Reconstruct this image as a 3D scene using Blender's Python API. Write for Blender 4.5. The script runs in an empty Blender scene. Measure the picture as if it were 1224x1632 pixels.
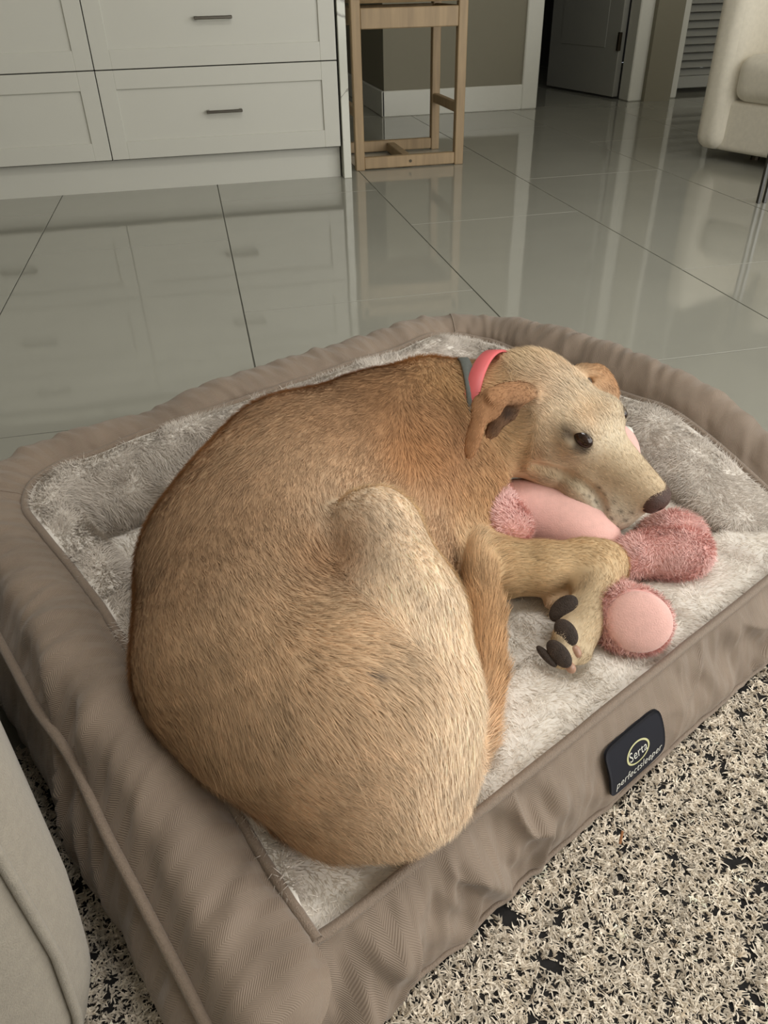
import bpy, math, random
import numpy as np
from mathutils import Matrix, Vector, Euler

random.seed(7)
rng = np.random.default_rng(7)
C = bpy.context.scene.collection
scn = bpy.context.scene

# ------------------------------------------------------------------ camera
FOC = 1220.0
CAM = np.array([0.0, 0.0, 0.684])
# rows: room x (along the island), room y (into the room), up; columns: lens right, lens down, lens forward
R = np.array([[0.97558737, -0.14152621, 0.16792743],
              [-0.21868078, -0.55571039, 0.80210017],
              [-0.02019918, -0.81924129, -0.5730931]])
cd = bpy.data.cameras.new('camera'); cam = bpy.data.objects.new('camera', cd); C.objects.link(cam)
cd.sensor_fit = 'VERTICAL'; cd.sensor_height = 36.0; cd.lens = FOC / 1632.0 * 36.0
cd.clip_start = 0.02; cd.clip_end = 100
M = np.eye(4); M[:3, 0] = R[:, 0]; M[:3, 1] = -R[:, 1]; M[:3, 2] = -R[:, 2]; M[:3, 3] = CAM
cam.matrix_world = Matrix(M.tolist())
scn.camera = cam

# ------------------------------------------------------------------ light
w = bpy.data.worlds.new('sky'); scn.world = w; w.use_nodes = True
w.node_tree.nodes['Background'].inputs[0].default_value = (0.80, 0.86, 0.92, 1)
w.node_tree.nodes['Background'].inputs[1].default_value = 0.6

def area(name, loc, direction, sx, sy, power, col):
    l = bpy.data.lights.new(name, 'AREA'); l.shape = 'RECTANGLE'; l.size = sx; l.size_y = sy
    l.energy = power; l.color = col
    o = bpy.data.objects.new(name, l); C.objects.link(o); o.location = loc
    o.rotation_euler = Vector(direction).to_track_quat('-Z', 'Y').to_euler()
    return o
# daylight through the glass doors behind and beside the photographer
area('daylight_glass_doors', (2.5, -1.30, 1.30), (-0.2, 1, -0.15), 2.8, 2.1, 74, (1.0, 0.975, 0.93))
area('daylight_side_doors', (4.12, -0.1, 1.30), (-1, 0.0, -0.10), 1.8, 2.0, 46, (1.0, 0.975, 0.93))
area('overhead_fill_light', (0.55, 0.55, 2.545), (0, 0, -1), 1.15, 0.55, 22, (1.0, 0.975, 0.94))  # added overhead fill, brightens the upward-facing surfaces
scn.view_settings.view_transform = 'Standard'; scn.view_settings.look = 'None'
scn.view_settings.gamma = 1.0; scn.view_settings.use_curve_mapping = False
scn.view_settings.exposure = -0.18

# ------------------------------------------------------------------ helpers
def lin(c):
    c = np.asarray(c, float) / 255.0
    return np.where(c <= 0.04045, c / 12.92, ((c + 0.055) / 1.055) ** 2.4)
def rgba(c): return tuple(lin(c)) + (1.0,)

def at(px, py, z):
    d = R @ np.array([px - 612.0, py - 816.0, FOC])
    return CAM + d * ((z - CAM[2]) / d[2])
TH = math.radians(26.5)
BO = np.array([0.009, 0.2842, 0.0])
BU = np.array([math.cos(TH), math.sin(TH), 0.0]); BV = np.array([-math.sin(TH), math.cos(TH), 0.0])
def B(u, v, z):
    u = np.asarray(u, float)[..., None]; v = np.asarray(v, float)[..., None]; z = np.asarray(z, float)[..., None]
    return BO + u * BU + v * BV + z * np.array([0, 0, 1.0])

def tag(o, label, cat, group=None):
    o['label'] = label; o['category'] = cat
    if group: o['group'] = group
    return o
def thing(name, label, cat, loc=(0, 0, 0), group=None):
    o = bpy.data.objects.new(name, None); C.objects.link(o); o.location = loc
    o.empty_display_size = 0.05
    return tag(o, label, cat, group)
def link(name, me, mat=None, parent=None):
    o = bpy.data.objects.new(name, me); C.objects.link(o)
    if mat: me.materials.append(mat)
    if parent is not None:
        o.parent = parent
        o.matrix_parent_inverse = Matrix.Translation(-world_loc(parent))
    return o
def world_loc(o):
    v = Vector((0, 0, 0))
    if o.parent is None: return Vector(o.location)
    return Vector((0, 0, 0)) if o.type == 'MESH' else Vector(o.location)
def mesh(name, V, F, smooth=True, col=None, uv=None, normals=None):
    me = bpy.data.meshes.new(name)
    V = np.asarray(V, np.float32); F = np.asarray(F, np.int32)
    n = F.shape[1]
    me.vertices.add(len(V)); me.vertices.foreach_set('co', V.ravel())
    me.loops.add(F.size); me.loops.foreach_set('vertex_index', F.ravel())
    me.polygons.add(len(F))
    me.polygons.foreach_set('loop_start', np.arange(0, F.size, n, dtype=np.int32))
    if smooth: me.polygons.foreach_set('use_smooth', np.ones(len(F), bool))
    if col is not None:
        a = me.color_attributes.new('Col', 'FLOAT_COLOR', 'POINT')
        c4 = np.ones((len(V), 4), np.float32); c4[:, :3] = col
        a.data.foreach_set('color', c4.ravel())
    if uv is not None:
        l = me.uv_layers.new(name='UV')
        l.data.foreach_set('uv', np.asarray(uv, np.float32)[F.ravel()].ravel())
    me.update(calc_edges=True); me.validate(clean_customdata=False)
    if normals is not None:
        me.normals_split_custom_set_from_vertices(np.asarray(normals, np.float32))
    return me
def mesh_poly(name, V, faces, smooth=False):
    me = bpy.data.meshes.new(name); me.from_pydata([tuple(map(float, v)) for v in V], [], faces); me.update()
    if smooth:
        for p in me.polygons: p.use_smooth = True
    return me
def struct(o): o['kind'] = 'structure'; return o

class MB:
    """collects bevelled boxes, prisms and tubes into one mesh"""
    def __init__(s): s.v = []; s.f = []
    def add(s, V, F):
        n = len(s.v); s.v += [tuple(map(float, p)) for p in V]; s.f += [tuple(i + n for i in f) for f in F]; return s
    def box(s, a, b, bev=0.0):
        a = np.array(a, float); b = np.array(b, float); lo = np.minimum(a, b); hi = np.maximum(a, b)
        e = min(bev, 0.45 * (hi - lo).min())
        if e <= 0:
            V = [(x, y, z) for x in (lo[0], hi[0]) for y in (lo[1], hi[1]) for z in (lo[2], hi[2])]
            F = [(0, 1, 3, 2), (4, 6, 7, 5), (0, 4, 5, 1), (2, 3, 7, 6), (0, 2, 6, 4), (1, 5, 7, 3)]
            return s.add(V, F)
        V = []; idx = {}
        for i in (0, 1):
            for j in (0, 1):
                for k in (0, 1):
                    base = np.array([(lo, hi)[i][0], (lo, hi)[j][1], (lo, hi)[k][2]])
                    sg = np.array([1 - 2 * i, 1 - 2 * j, 1 - 2 * k])
                    for ax in range(3):
                        off = sg * e; off[ax] = 0
                        idx[i, j, k, ax] = len(V); V.append(base + off)
        F = []
        for ax in range(3):
            o1, o2 = [(1, 2), (2, 0), (0, 1)][ax]
            for sd in (0, 1):
                q = []
                for (p, r) in ((0, 0), (1, 0), (1, 1), (0, 1)):
                    key = [0, 0, 0]; key[ax] = sd; key[o1] = p; key[o2] = r
                    q.append(idx[tuple(key) + (ax,)])
                F.append(q if sd else q[::-1])
            for p in (0, 1):
                for r in (0, 1):
                    k0 = [0, 0, 0]; k1 = [0, 0, 0]; k0[o1] = k1[o1] = p; k0[o2] = k1[o2] = r; k1[ax] = 1
                    q = [idx[tuple(k0) + (o1,)], idx[tuple(k1) + (o1,)], idx[tuple(k1) + (o2,)], idx[tuple(k0) + (o2,)]]
                    F.append(q if (p ^ r) else q[::-1])
        for i in (0, 1):
            for j in (0, 1):
                for k in (0, 1):
                    t = [idx[i, j, k, 0], idx[i, j, k, 1], idx[i, j, k, 2]]
                    F.append(t if (i + j + k) % 2 else t[::-1])
        return s.add(V, F)
    def tube(s, pts, r, n=10, cap=True):
        P = np.asarray(pts, float); V, F = tube_vf(P, r, n)
        if cap:
            m = len(P) - 1
            F = [tuple(f) for f in F] + [tuple(range(n))[::-1], tuple(m * n + i for i in range(n))]
        return s.add(V, F)
    def build(s, name, mat, parent=None, smooth=False):
        me = mesh_poly(name, s.v, s.f, smooth)
        return link(name, me, mat, parent)

def tube_vf(P, r, n=8):
    P = np.asarray(P, float); m = len(P)
    T = np.gradient(P, axis=0); T /= np.linalg.norm(T, axis=1)[:, None] + 1e-12
    ref = np.array([0, 0, 1.0]) if abs(T[:, 2]).mean() < 0.8 else np.array([1.0, 0, 0])
    S = np.cross(T, ref); S /= np.linalg.norm(S, axis=1)[:, None] + 1e-12
    N = np.cross(S, T)
    a = np.linspace(0, 2 * np.pi, n, endpoint=False)
    rr = np.broadcast_to(np.asarray(r, float), (m,))
    V = P[:, None, :] + rr[:, None, None] * (np.cos(a)[None, :, None] * S[:, None, :] + np.sin(a)[None, :, None] * N[:, None, :])
    F = []
    for i in range(m - 1):
        for j in range(n):
            F.append((i * n + j, i * n + (j + 1) % n, (i + 1) * n + (j + 1) % n, (i + 1) * n + j))
    return V.reshape(-1, 3), np.array(F)
def grid_faces(nu, nv, wrap=False):
    i = np.arange(nu - 1)[:, None]; j = np.arange(nv if wrap else nv - 1)[None, :]
    a = i * nv + j; b = i * nv + (j + 1) % nv; c = (i + 1) * nv + (j + 1) % nv; d = (i + 1) * nv + j
    return np.stack([a, d, c, b], -1).reshape(-1, 4)
def catmull(P, n):
    P = np.asarray(P, float); Q = np.vstack([2 * P[0] - P[1], P, 2 * P[-1] - P[-2]])
    t = np.linspace(0, len(P) - 1, n); i = np.minimum(t.astype(int), len(P) - 2); f = (t - i)[:, None]
    a, b, c, d = Q[i], Q[i + 1], Q[i + 2], Q[i + 3]
    return 0.5 * (2 * b + (c - a) * f + (2 * a - 5 * b + 4 * c - d) * f ** 2 + (3 * b - a - 3 * c + d) * f ** 3)
def sstep(a, b, x):
    t = np.clip((np.asarray(x, float) - a) / (b - a), 0, 1); return t * t * (3 - 2 * t)

def _h(ix, iy, iz, s):
    n = (ix * 374761393 + iy * 668265263 + iz * 1274126177 + s * 974711) & 0xFFFFFFFF
    n = ((n ^ (n >> 13)) * 1274126177) & 0xFFFFFFFF
    n = n ^ (n >> 16)
    return (n & 0xFFFFFF) / float(0xFFFFFF)
def noise(x, y=0.0, z=0.0, s=0):
    x, y, z = np.broadcast_arrays(np.asarray(x, float), np.asarray(y, float), np.asarray(z, float))
    ix, iy, iz = [np.floor(q).astype(np.int64) for q in (x, y, z)]
    fx, fy, fz = x - ix, y - iy, z - iz
    fx, fy, fz = [q * q * (3 - 2 * q) for q in (fx, fy, fz)]
    r = 0
    for a in (0, 1):
        for b in (0, 1):
            for c in (0, 1):
                r = r + _h(ix + a, iy + b, iz + c, s) * (fx if a else 1 - fx) * (fy if b else 1 - fy) * (fz if c else 1 - fz)
    return r * 2 - 1

# ------------------------------------------------------------------ materials
def new_mat(name):
    m = bpy.data.materials.new(name); m.use_nodes = True
    nt = m.node_tree; return m, nt, nt.nodes['Principled BSDF']
def plain(name, c, rough=0.5, metal=0.0, spec=0.5, var=0.04, scale=30, bump=0.0, bscale=200, sheen=0.0):
    m, nt, b = new_mat(name)
    b.inputs['Roughness'].default_value = rough; b.inputs['Metallic'].default_value = metal
    b.inputs['Specular IOR Level'].default_value = spec
    if sheen: b.inputs['Sheen Weight'].default_value = sheen; b.inputs['Sheen Roughness'].default_value = 0.5
    tc = nt.nodes.new('ShaderNodeTexCoord')
    n = nt.nodes.new('ShaderNodeTexNoise'); n.inputs['Scale'].default_value = scale; n.inputs['Detail'].default_value = 4
    nt.links.new(tc.outputs['Object'], n.inputs['Vector'])
    r = nt.nodes.new('ShaderNodeValToRGB'); cc = lin(c)
    r.color_ramp.elements[0].position = 0.3; r.color_ramp.elements[1].position = 0.7
    r.color_ramp.elements[0].color = tuple(cc * (1 - var)) + (1,); r.color_ramp.elements[1].color = tuple(np.minimum(cc * (1 + var), 1)) + (1,)
    nt.links.new(n.outputs['Fac'], r.inputs['Fac']); nt.links.new(r.outputs['Color'], b.inputs['Base Color'])
    if bump:
        n2 = nt.nodes.new('ShaderNodeTexNoise'); n2.inputs['Scale'].default_value = bscale; n2.inputs['Detail'].default_value = 3
        nt.links.new(tc.outputs['Object'], n2.inputs['Vector'])
        bp = nt.nodes.new('ShaderNodeBump'); bp.inputs['Strength'].default_value = bump; bp.inputs['Distance'].default_value = 0.002
        nt.links.new(n2.outputs['Fac'], bp.inputs['Height']); nt.links.new(bp.outputs['Normal'], b.inputs['Normal'])
    return m
def attr_mat(name, rough=0.8, spec=0.2, noise_scale=0, var=0.1, sheen=0.0, trans=0.0):
    m, nt, b = new_mat(name)
    a = nt.nodes.new('ShaderNodeAttribute'); a.attribute_name = 'Col'
    b.inputs['Roughness'].default_value = rough; b.inputs['Specular IOR Level'].default_value = spec
    if sheen: b.inputs['Sheen Weight'].default_value = sheen
    src = a.outputs['Color']
    if noise_scale:
        n = nt.nodes.new('ShaderNodeTexNoise'); n.inputs['Scale'].default_value = noise_scale; n.inputs['Detail'].default_value = 5
        tc = nt.nodes.new('ShaderNodeTexCoord'); nt.links.new(tc.outputs['Object'], n.inputs['Vector'])
        mr = nt.nodes.new('ShaderNodeMapRange'); mr.inputs[1].default_value = 0.25; mr.inputs[2].default_value = 0.75
        mr.inputs[3].default_value = 1 - var; mr.inputs[4].default_value = 1 + var
        nt.links.new(n.outputs['Fac'], mr.inputs[0])
        mx = nt.nodes.new('ShaderNodeVectorMath'); mx.operation = 'SCALE'
        nt.links.new(src, mx.inputs[0]); nt.links.new(mr.outputs[0], mx.inputs['Scale']); src = mx.outputs[0]
    nt.links.new(src, b.inputs['Base Color'])
    return m
def herringbone(name, c, period=0.0021, column=0.010, rough=0.62):
    """woven twill cover: zigzag stripes in cloth coordinates (metres)"""
    m, nt, b = new_mat(name); L = nt.links.new
    b.inputs['Roughness'].default_value = rough; b.inputs['Specular IOR Level'].default_value = 0.3
    b.inputs['Sheen Weight'].default_value = 0.25; b.inputs['Sheen Roughness'].default_value = 0.45
    uv = nt.nodes.new('ShaderNodeUVMap'); uv.uv_map = 'UV'
    sp = nt.nodes.new('ShaderNodeSeparateXYZ'); L(uv.outputs[0], sp.inputs[0])
    def mth(op, a, bb=None):
        q = nt.nodes.new('ShaderNodeMath'); q.operation = op
        for i, val in enumerate((a, bb)):
            if val is None: continue
            if isinstance(val, (int, float)): q.inputs[i].default_value = val
            else: L(val, q.inputs[i])
        return q.outputs[0]
    zig = mth('PINGPONG', sp.outputs[0], column)
    s = mth('MULTIPLY', mth('ADD', sp.outputs[1], zig), 2 * math.pi / period)
    st = mth('SINE', s)
    n = nt.nodes.new('ShaderNodeTexNoise'); n.inputs['Scale'].default_value = 14; n.inputs['Detail'].default_value = 4
    tc = nt.nodes.new('ShaderNodeTexCoord'); L(tc.outputs['Object'], n.inputs['Vector'])
    f = mth('ADD', mth('MULTIPLY', st, 0.11), n.outputs['Fac'])
    r = nt.nodes.new('ShaderNodeValToRGB'); cc = lin(c)
    r.color_ramp.elements[0].position = 0.25; r.color_ramp.elements[1].position = 0.75
    r.color_ramp.elements[0].color = tuple(cc * 0.86) + (1,); r.color_ramp.elements[1].color = tuple(np.minimum(cc * 1.14, 1)) + (1,)
    L(f, r.inputs['Fac']); L(r.outputs['Color'], b.inputs['Base Color'])
    bp = nt.nodes.new('ShaderNodeBump'); bp.inputs['Strength'].default_value = 0.35; bp.inputs['Distance'].default_value = 0.0006
    L(st, bp.inputs['Height']); L(bp.outputs['Normal'], b.inputs['Normal'])
    return m
def wood(name, c):
    m, nt, b = new_mat(name); L = nt.links.new
    b.inputs['Roughness'].default_value = 0.5
    tc = nt.nodes.new('ShaderNodeTexCoord'); mp = nt.nodes.new('ShaderNodeMapping')
    mp.inputs['Scale'].default_value = (40, 40, 4); L(tc.outputs['Object'], mp.inputs[0])
    n = nt.nodes.new('ShaderNodeTexNoise'); n.inputs['Scale'].default_value = 1.0; n.inputs['Detail'].default_value = 6; n.inputs['Distortion'].default_value = 0.6
    L(mp.outputs[0], n.inputs['Vector'])
    r = nt.nodes.new('ShaderNodeValToRGB'); cc = lin(c)
    r.color_ramp.elements[0].position = 0.3; r.color_ramp.elements[1].position = 0.7
    r.color_ramp.elements[0].color = tuple(cc * 0.82) + (1,); r.color_ramp.elements[1].color = tuple(cc * 1.12) + (1,)
    L(n.outputs['Fac'], r.inputs['Fac']); L(r.outputs['Color'], b.inputs['Base Color'])
    return m
def marble(name, c, vein, rough=0.12, scale=1.6):
    m, nt, b = new_mat(name); L = nt.links.new
    b.inputs['Roughness'].default_value = rough
    tc = nt.nodes.new('ShaderNodeTexCoord')
    n = nt.nodes.new('ShaderNodeTexNoise'); n.inputs['Scale'].default_value = scale; n.inputs['Detail'].default_value = 6; n.inputs['Distortion'].default_value = 1.5
    L(tc.outputs['Object'], n.inputs['Vector'])
    r = nt.nodes.new('ShaderNodeValToRGB'); e = r.color_ramp.elements
    e[0].position = 0.0; e[0].color = rgba(c); e[1].position = 1.0; e[1].color = rgba(c)
    for p, q in ((0.485, c), (0.5, vein), (0.512, c)):
        k = e.new(p); k.color = rgba(q)
    L(n.outputs['Fac'], r.inputs['Fac']); L(r.outputs['Color'], b.inputs['Base Color'])
    return m
def tile_mat(name, c):
    m, nt, b = new_mat(name); L = nt.links.new
    b.inputs['Roughness'].default_value = 0.06; b.inputs['IOR'].default_value = 1.6
    tc = nt.nodes.new('ShaderNodeTexCoord')
    n = nt.nodes.new('ShaderNodeTexNoise'); n.inputs['Scale'].default_value = 2.2; n.inputs['Detail'].default_value = 6; n.inputs['Distortion'].default_value = 0.8
    L(tc.outputs['Object'], n.inputs['Vector'])
    r = nt.nodes.new('ShaderNodeValToRGB'); cc = lin(c)
    r.color_ramp.elements[0].position = 0.3; r.color_ramp.elements[1].position = 0.7
    r.color_ramp.elements[0].color = tuple(cc * 0.96) + (1,); r.color_ramp.elements[1].color = tuple(cc * 1.04) + (1,)
    L(n.outputs['Fac'], r.inputs['Fac']); L(r.outputs['Color'], b.inputs['Base Color'])
    n2 = nt.nodes.new('ShaderNodeTexNoise'); n2.inputs['Scale'].default_value = 5.0; n2.inputs['Detail'].default_value = 1
    L(tc.outputs['Object'], n2.inputs['Vector'])
    bp = nt.nodes.new('ShaderNodeBump'); bp.inputs['Strength'].default_value = 0.35; bp.inputs['Distance'].default_value = 0.0015
    L(n2.outputs['Fac'], bp.inputs['Height']); L(bp.outputs['Normal'], b.inputs['Normal'])
    return m

MT = dict(
    tile=tile_mat('polished_porcelain', (164, 163, 152)),
    grout=plain('grout', (112, 111, 102), 0.8),
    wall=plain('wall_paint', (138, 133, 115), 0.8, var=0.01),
    wall_bounce=plain('bounce_wall_paint', (226, 222, 210), 0.8, var=0.01),  # unseen walls made paler than the back wall to bounce fill light
    white=plain('white_paint', (222, 221, 210), 0.45, var=0.01),
    ceil=plain('ceiling_paint', (238, 237, 232), 0.9, var=0.01),
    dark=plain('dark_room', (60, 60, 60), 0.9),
    cabinet=plain('cabinet_lacquer', (205, 204, 194), 0.38, var=0.01, scale=4),
    gap=plain('cabinet_gap', (40, 38, 34), 0.8),
    handle=plain('brushed_nickel', (120, 116, 108), 0.32, metal=1.0),
    marble=marble('veined_stone', (214, 214, 202), (140, 136, 126)),
    oak=wood('pale_oak', (166, 142, 109)),
    door=plain('door_paint', (168, 168, 160), 0.5, var=0.01),
    hinge=plain('hinge_bronze', (74, 66, 54), 0.4, metal=0.8),
    cream=plain('cream_upholstery', (234, 227, 210), 0.9, var=0.04, scale=60, bump=0.25, bscale=500, sheen=0.2),
    sofa=plain('oatmeal_weave', (158, 150, 136), 0.95, var=0.06, scale=160, bump=0.5, bscale=900, sheen=0.2),
    chrome=plain('chrome', (96, 96, 94), 0.2, metal=1.0),
    cover=herringbone('taupe_herringbone', (140, 124, 109)),
    cover_dark=herringbone('taupe_cover_plain', (140, 123, 107), period=0.0016, column=0.02),
    piping=plain('taupe_piping', (136, 119, 103), 0.6, var=0.08, scale=300, bump=0.5, bscale=900, sheen=0.3),
    plush=plain('ivory_plush_backing', (240, 234, 225), 0.95, var=0.05, scale=60),
    pile=attr_mat('ivory_plush_pile', 0.85, 0.15),
    fur=attr_mat('dog_coat', 0.75, 0.25),
    skin=attr_mat('dog_undercoat', 0.8, 0.2, noise_scale=70, var=0.10),
    eye=plain('eye_dark_brown', (44, 27, 18), 0.06, var=0.3, scale=200),
    nose=plain('nose_leather', (84, 62, 55), 0.42, var=0.2, scale=160, bump=0.7, bscale=900),
    pad=plain('paw_pad_leather', (66, 55, 48), 0.75, var=0.25, scale=200, bump=0.9, bscale=900),
    claw=plain('claw_horn', (178, 140, 118), 0.35, var=0.1, scale=150),
    grey=plain('grey_rubber', (112, 116, 112), 0.5, var=0.08, scale=200),
    pink_band=plain('pink_vinyl', (226, 110, 112), 0.45, var=0.03),
    pink_velour=plain('pale_pink_velour', (242, 192, 182), 0.85, var=0.05, scale=120, bump=0.3, bscale=700, sheen=0.4),
    pink_back=plain('rose_plush_backing', (230, 180, 172), 0.95, var=0.08, scale=120),
    pink_pile=attr_mat('rose_plush_pile', 0.85, 0.15),
    toy_white=plain('toy_eye_white', (225, 225, 215), 0.3),
    toy_pupil=plain('toy_eye_pupil', (90, 100, 90), 0.3),
    navy=plain('navy_rubber_label', (12, 15, 28), 0.85, var=0.05),
    print_w=plain('label_print_white', (214, 214, 206), 0.6, var=0.01),
    print_y=plain('label_print_cream', (200, 198, 150), 0.6, var=0.01),
    rug_ground=plain('rug_dark_ground', (34, 32, 32), 0.95, var=0.2, scale=300),
    rug=attr_mat('rug_wool', 0.9, 0.1),
    needle=plain('dry_needle', (150, 100, 60), 0.7),
)

# ------------------------------------------------------------------ room shell
X0, X1, Y0, Y1, ZC = -2.7, 4.25, -1.42, 7.4, 2.6
fl = struct(MB().box((X0, Y0, -0.06), (X1, Y1, -0.0035)).build('floor', MT['grout']))
TW, TL, GAP = 0.605, 1.21, 0.0016
tile_me = MB().box((-TW / 2 + GAP, -TL / 2 + GAP, -0.0035), (TW / 2 - GAP, TL / 2 - GAP, 0.0), 0.0007)
tile_me = mesh_poly('tile', tile_me.v, tile_me.f); tile_me.materials.append(MT['tile'])
for ci in range(-4, 6):
    xc = 0.05 + TW * (ci + 0.5)
    off = 1.9 if ci % 2 == 0 else 1.365
    k0 = math.floor((Y0 - off) / TL)
    for k in range(k0, k0 + 9):
        yc = off + TL * (k + 0.5)
        if yc - TL / 2 > Y1 - 0.3 or xc + TW / 2 > X1 + 0.05 or yc + TL / 2 < Y0: continue
        o = bpy.data.objects.new('tile', tile_me); C.objects.link(o); o.location = (xc, yc, 0); o.parent = fl
struct(MB().box((X0, Y0, ZC), (X1, Y1, ZC + 0.1)).build('ceiling', MT['ceil']))
struct(MB().box((X0 - 0.12, Y0, 0), (X0, Y1, ZC)).build('wall_left', MT['wall_bounce']))
m = MB()   # side wall with a window opening
m.box((X1, Y0, 0), (X1 + 0.12, -1.0, ZC)).box((X1, 0.8, 0), (X1 + 0.12, Y1, ZC)).box((X1, -1.0, 2.3), (X1 + 0.12, 0.8, ZC))
struct(m.build('wall_right', MT['wall_bounce']))
m = MB()   # wall behind the photographer with the wide glass door opening
m.box((X0, Y0 - 0.12, 0), (1.1, Y0, ZC)).box((3.9, Y0 - 0.12, 0), (X1, Y0, ZC)).box((1.1, Y0 - 0.12, 2.38), (3.9, Y0, ZC))
struct(m.build('wall_front', MT['wall_bounce']))
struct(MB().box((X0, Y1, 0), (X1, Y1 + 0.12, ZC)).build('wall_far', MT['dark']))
# partition with the doorway
WY = 4.96
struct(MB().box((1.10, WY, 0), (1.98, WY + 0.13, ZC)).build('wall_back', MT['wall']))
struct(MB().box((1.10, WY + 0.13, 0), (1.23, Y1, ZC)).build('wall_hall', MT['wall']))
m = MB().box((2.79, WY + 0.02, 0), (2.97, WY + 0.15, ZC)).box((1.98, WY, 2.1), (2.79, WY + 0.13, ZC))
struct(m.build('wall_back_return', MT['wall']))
struct(MB().box((1.085, WY - 0.016, 0), (1.955, WY, 0.135), 0.004).box((1.083, WY - 0.016, 0), (1.10, Y1, 0.135), 0.004).build('baseboard_back', MT['white']))
struct(MB().box((1.95, WY - 0.022, 0), (2.05, WY + 0.15, 2.12), 0.006).build('trim_1', MT['white']))
struct(MB().box((2.70, WY + 0.06, 0), (2.80, WY + 0.19, 2.12), 0.006).build('trim_2', MT['white']))
struct(MB().box((2.80, WY + 0.13, 0), (2.97, WY + 0.155, 0.13), 0.003).build('baseboard_return', MT['white']))
struct(MB().box((2.95, WY + 0.10, 0), (3.06, WY + 0.22, 2.12), 0.006).build('trim_3', MT['white']))
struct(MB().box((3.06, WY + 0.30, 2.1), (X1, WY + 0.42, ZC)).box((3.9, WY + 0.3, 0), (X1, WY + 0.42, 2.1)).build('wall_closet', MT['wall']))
# open panel door
dr = struct(thing('door_1', 'x', 'x', (2.685, 5.17, 0)))
del dr['label'], dr['category']
dv = np.array([2.573 - 2.685, 5.787 - 5.17]); dv /= np.linalg.norm(dv); dn = np.array([-dv[1], dv[0]])
def dbox(mb, s0, s1, n0, n1, z0, z1, bev=0.003):
    t = MB().box((s0, n0, z0), (s1, n1, z1), bev)
    V = [(2.685 + dv[0] * p[0] + dn[0] * p[1], 5.17 + dv[1] * p[0] + dn[1] * p[1], p[2]) for p in t.v]
    return mb.add(V, t.f)
mb = dbox(MB(), 0, 0.78, -0.02, 0.02, 0.012, 2.06); mb.build('door_leaf', MT['door'], dr)
mb = MB(); 
for z0, z1 in ((0.28, 0.95), (1.08, 1.92)): dbox(mb, 0.14, 0.64, 0.02, 0.024, z0, z1, 0.004)
mb.build('raised_panel', MT['door'], dr)
for hz in (0.27, 1.05, 1.85):
    mb = dbox(MB(), -0.012, 0.012, 0.012, 0.034, hz, hz + 0.1, 0.003); mb.build('hinge', MT['hinge'], dr)
# louvred closet door
lv = struct(thing('door_2', 'x', 'x', (3.2, WY + 0.3, 0))); del lv['label'], lv['category']
MB().box((3.06, WY + 0.30, 0.03), (3.10, WY + 0.335, 2.08), 0.003).box((3.46, WY + 0.30, 0.03), (3.50, WY + 0.335, 2.08), 0.003).box((3.10, WY + 0.30, 0.03), (3.46, WY + 0.335, 0.10), 0.003).build('stile_frame', MT['door'], lv)
sl = MB()
t = MB().box((3.10, -0.028, -0.003), (3.46, 0.028, 0.003), 0.001)
ca, sa = math.cos(0.7), math.sin(0.7)
sl.add([(p[0], p[1] * ca - p[2] * sa, p[1] * sa + p[2] * ca) for p in t.v], t.f)
slme = mesh_poly('slat', sl.v, sl.f); slme.materials.append(MT['door'])
for k in range(44):
    o = bpy.data.objects.new('slat', slme); C.objects.link(o); o.parent = lv
    o.matrix_parent_inverse = Matrix.Translation(-Vector(lv.location)); o.location = (0, WY + 0.322, 0.122 + k * 0.0445)

# ------------------------------------------------------------------ kitchen island
FY = 3.36
def drawer(x0, x1, z0, z1):
    g = 0.0018; a, b2, c, d = x0 + g, x1 - g, z0 + g, z1 - g; s = 0.062
    mb = MB()
    mb.box((a + s, FY + 0.008, c + s), (b2 - s, FY + 0.02, d - s))
    mb.box((a, FY, c), (a + s, FY + 0.02, d), 0.0012).box((b2 - s, FY, c), (b2, FY + 0.02, d), 0.0012)
    mb.box((a + s, FY, c), (b2 - s, FY + 0.02, c + s), 0.0012).box((a + s, FY, d - s), (b2 - s, FY + 0.02, d), 0.0012)
    o = mb.build('drawer', MT['cabinet'], isl)
    cx = (x0 + x1) / 2; cz = (z0 + z1) / 2; hl = 0.068
    hb = MB().box((cx - hl, FY - 0.022, cz - 0.005), (cx + hl, FY - 0.012, cz + 0.005), 0.002)
    for sx in (-1, 1): hb.box((cx + sx * (hl - 0.006) - 0.005, FY - 0.014, cz - 0.005), (cx + sx * (hl - 0.006) + 0.005, FY + 0.009, cz + 0.005))
    hb.build('handle', MT['handle'], o)
for (xa, xb, lb) in ((-0.334, 0.563, 'white shaker drawer cabinet of the island next to the stone end slab'), (-1.231, -0.334, 'white shaker drawer cabinet of the island away from the stool')):
    isl = thing('drawer_cabinet', lb, 'cabinet', ((xa + xb) / 2, 3.7, 0), 'island drawer cabinets')
    MB().box((xa + 0.001, FY + 0.022, 0.118), (xb - 0.001, 4.15, 0.898)).build('carcass', MT['gap'], isl)
    MB().box((xa, FY + 0.045, 0.0), (xb, 4.12, 0.118)).build('toe_kick', MT['cabinet'], isl)
    drawer(xa, xb, 0.121, 0.424); drawer(xa, xb, 0.424, 0.727); drawer(xa, xb, 0.727, 0.885)
wt = thing('worktop', 'pale veined stone worktop folding down the end of the island', 'worktop', (0.589, 3.9, 0))
MB().box((-1.25, FY - 0.02, 0.9), (0.602, 4.5, 0.94), 0.003).build('top_slab', MT['marble'], wt)
MB().box((0.570, FY - 0.004, 0.0), (0.602, 4.48, 0.9), 0.002).build('end_slab', MT['marble'], wt)

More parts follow.
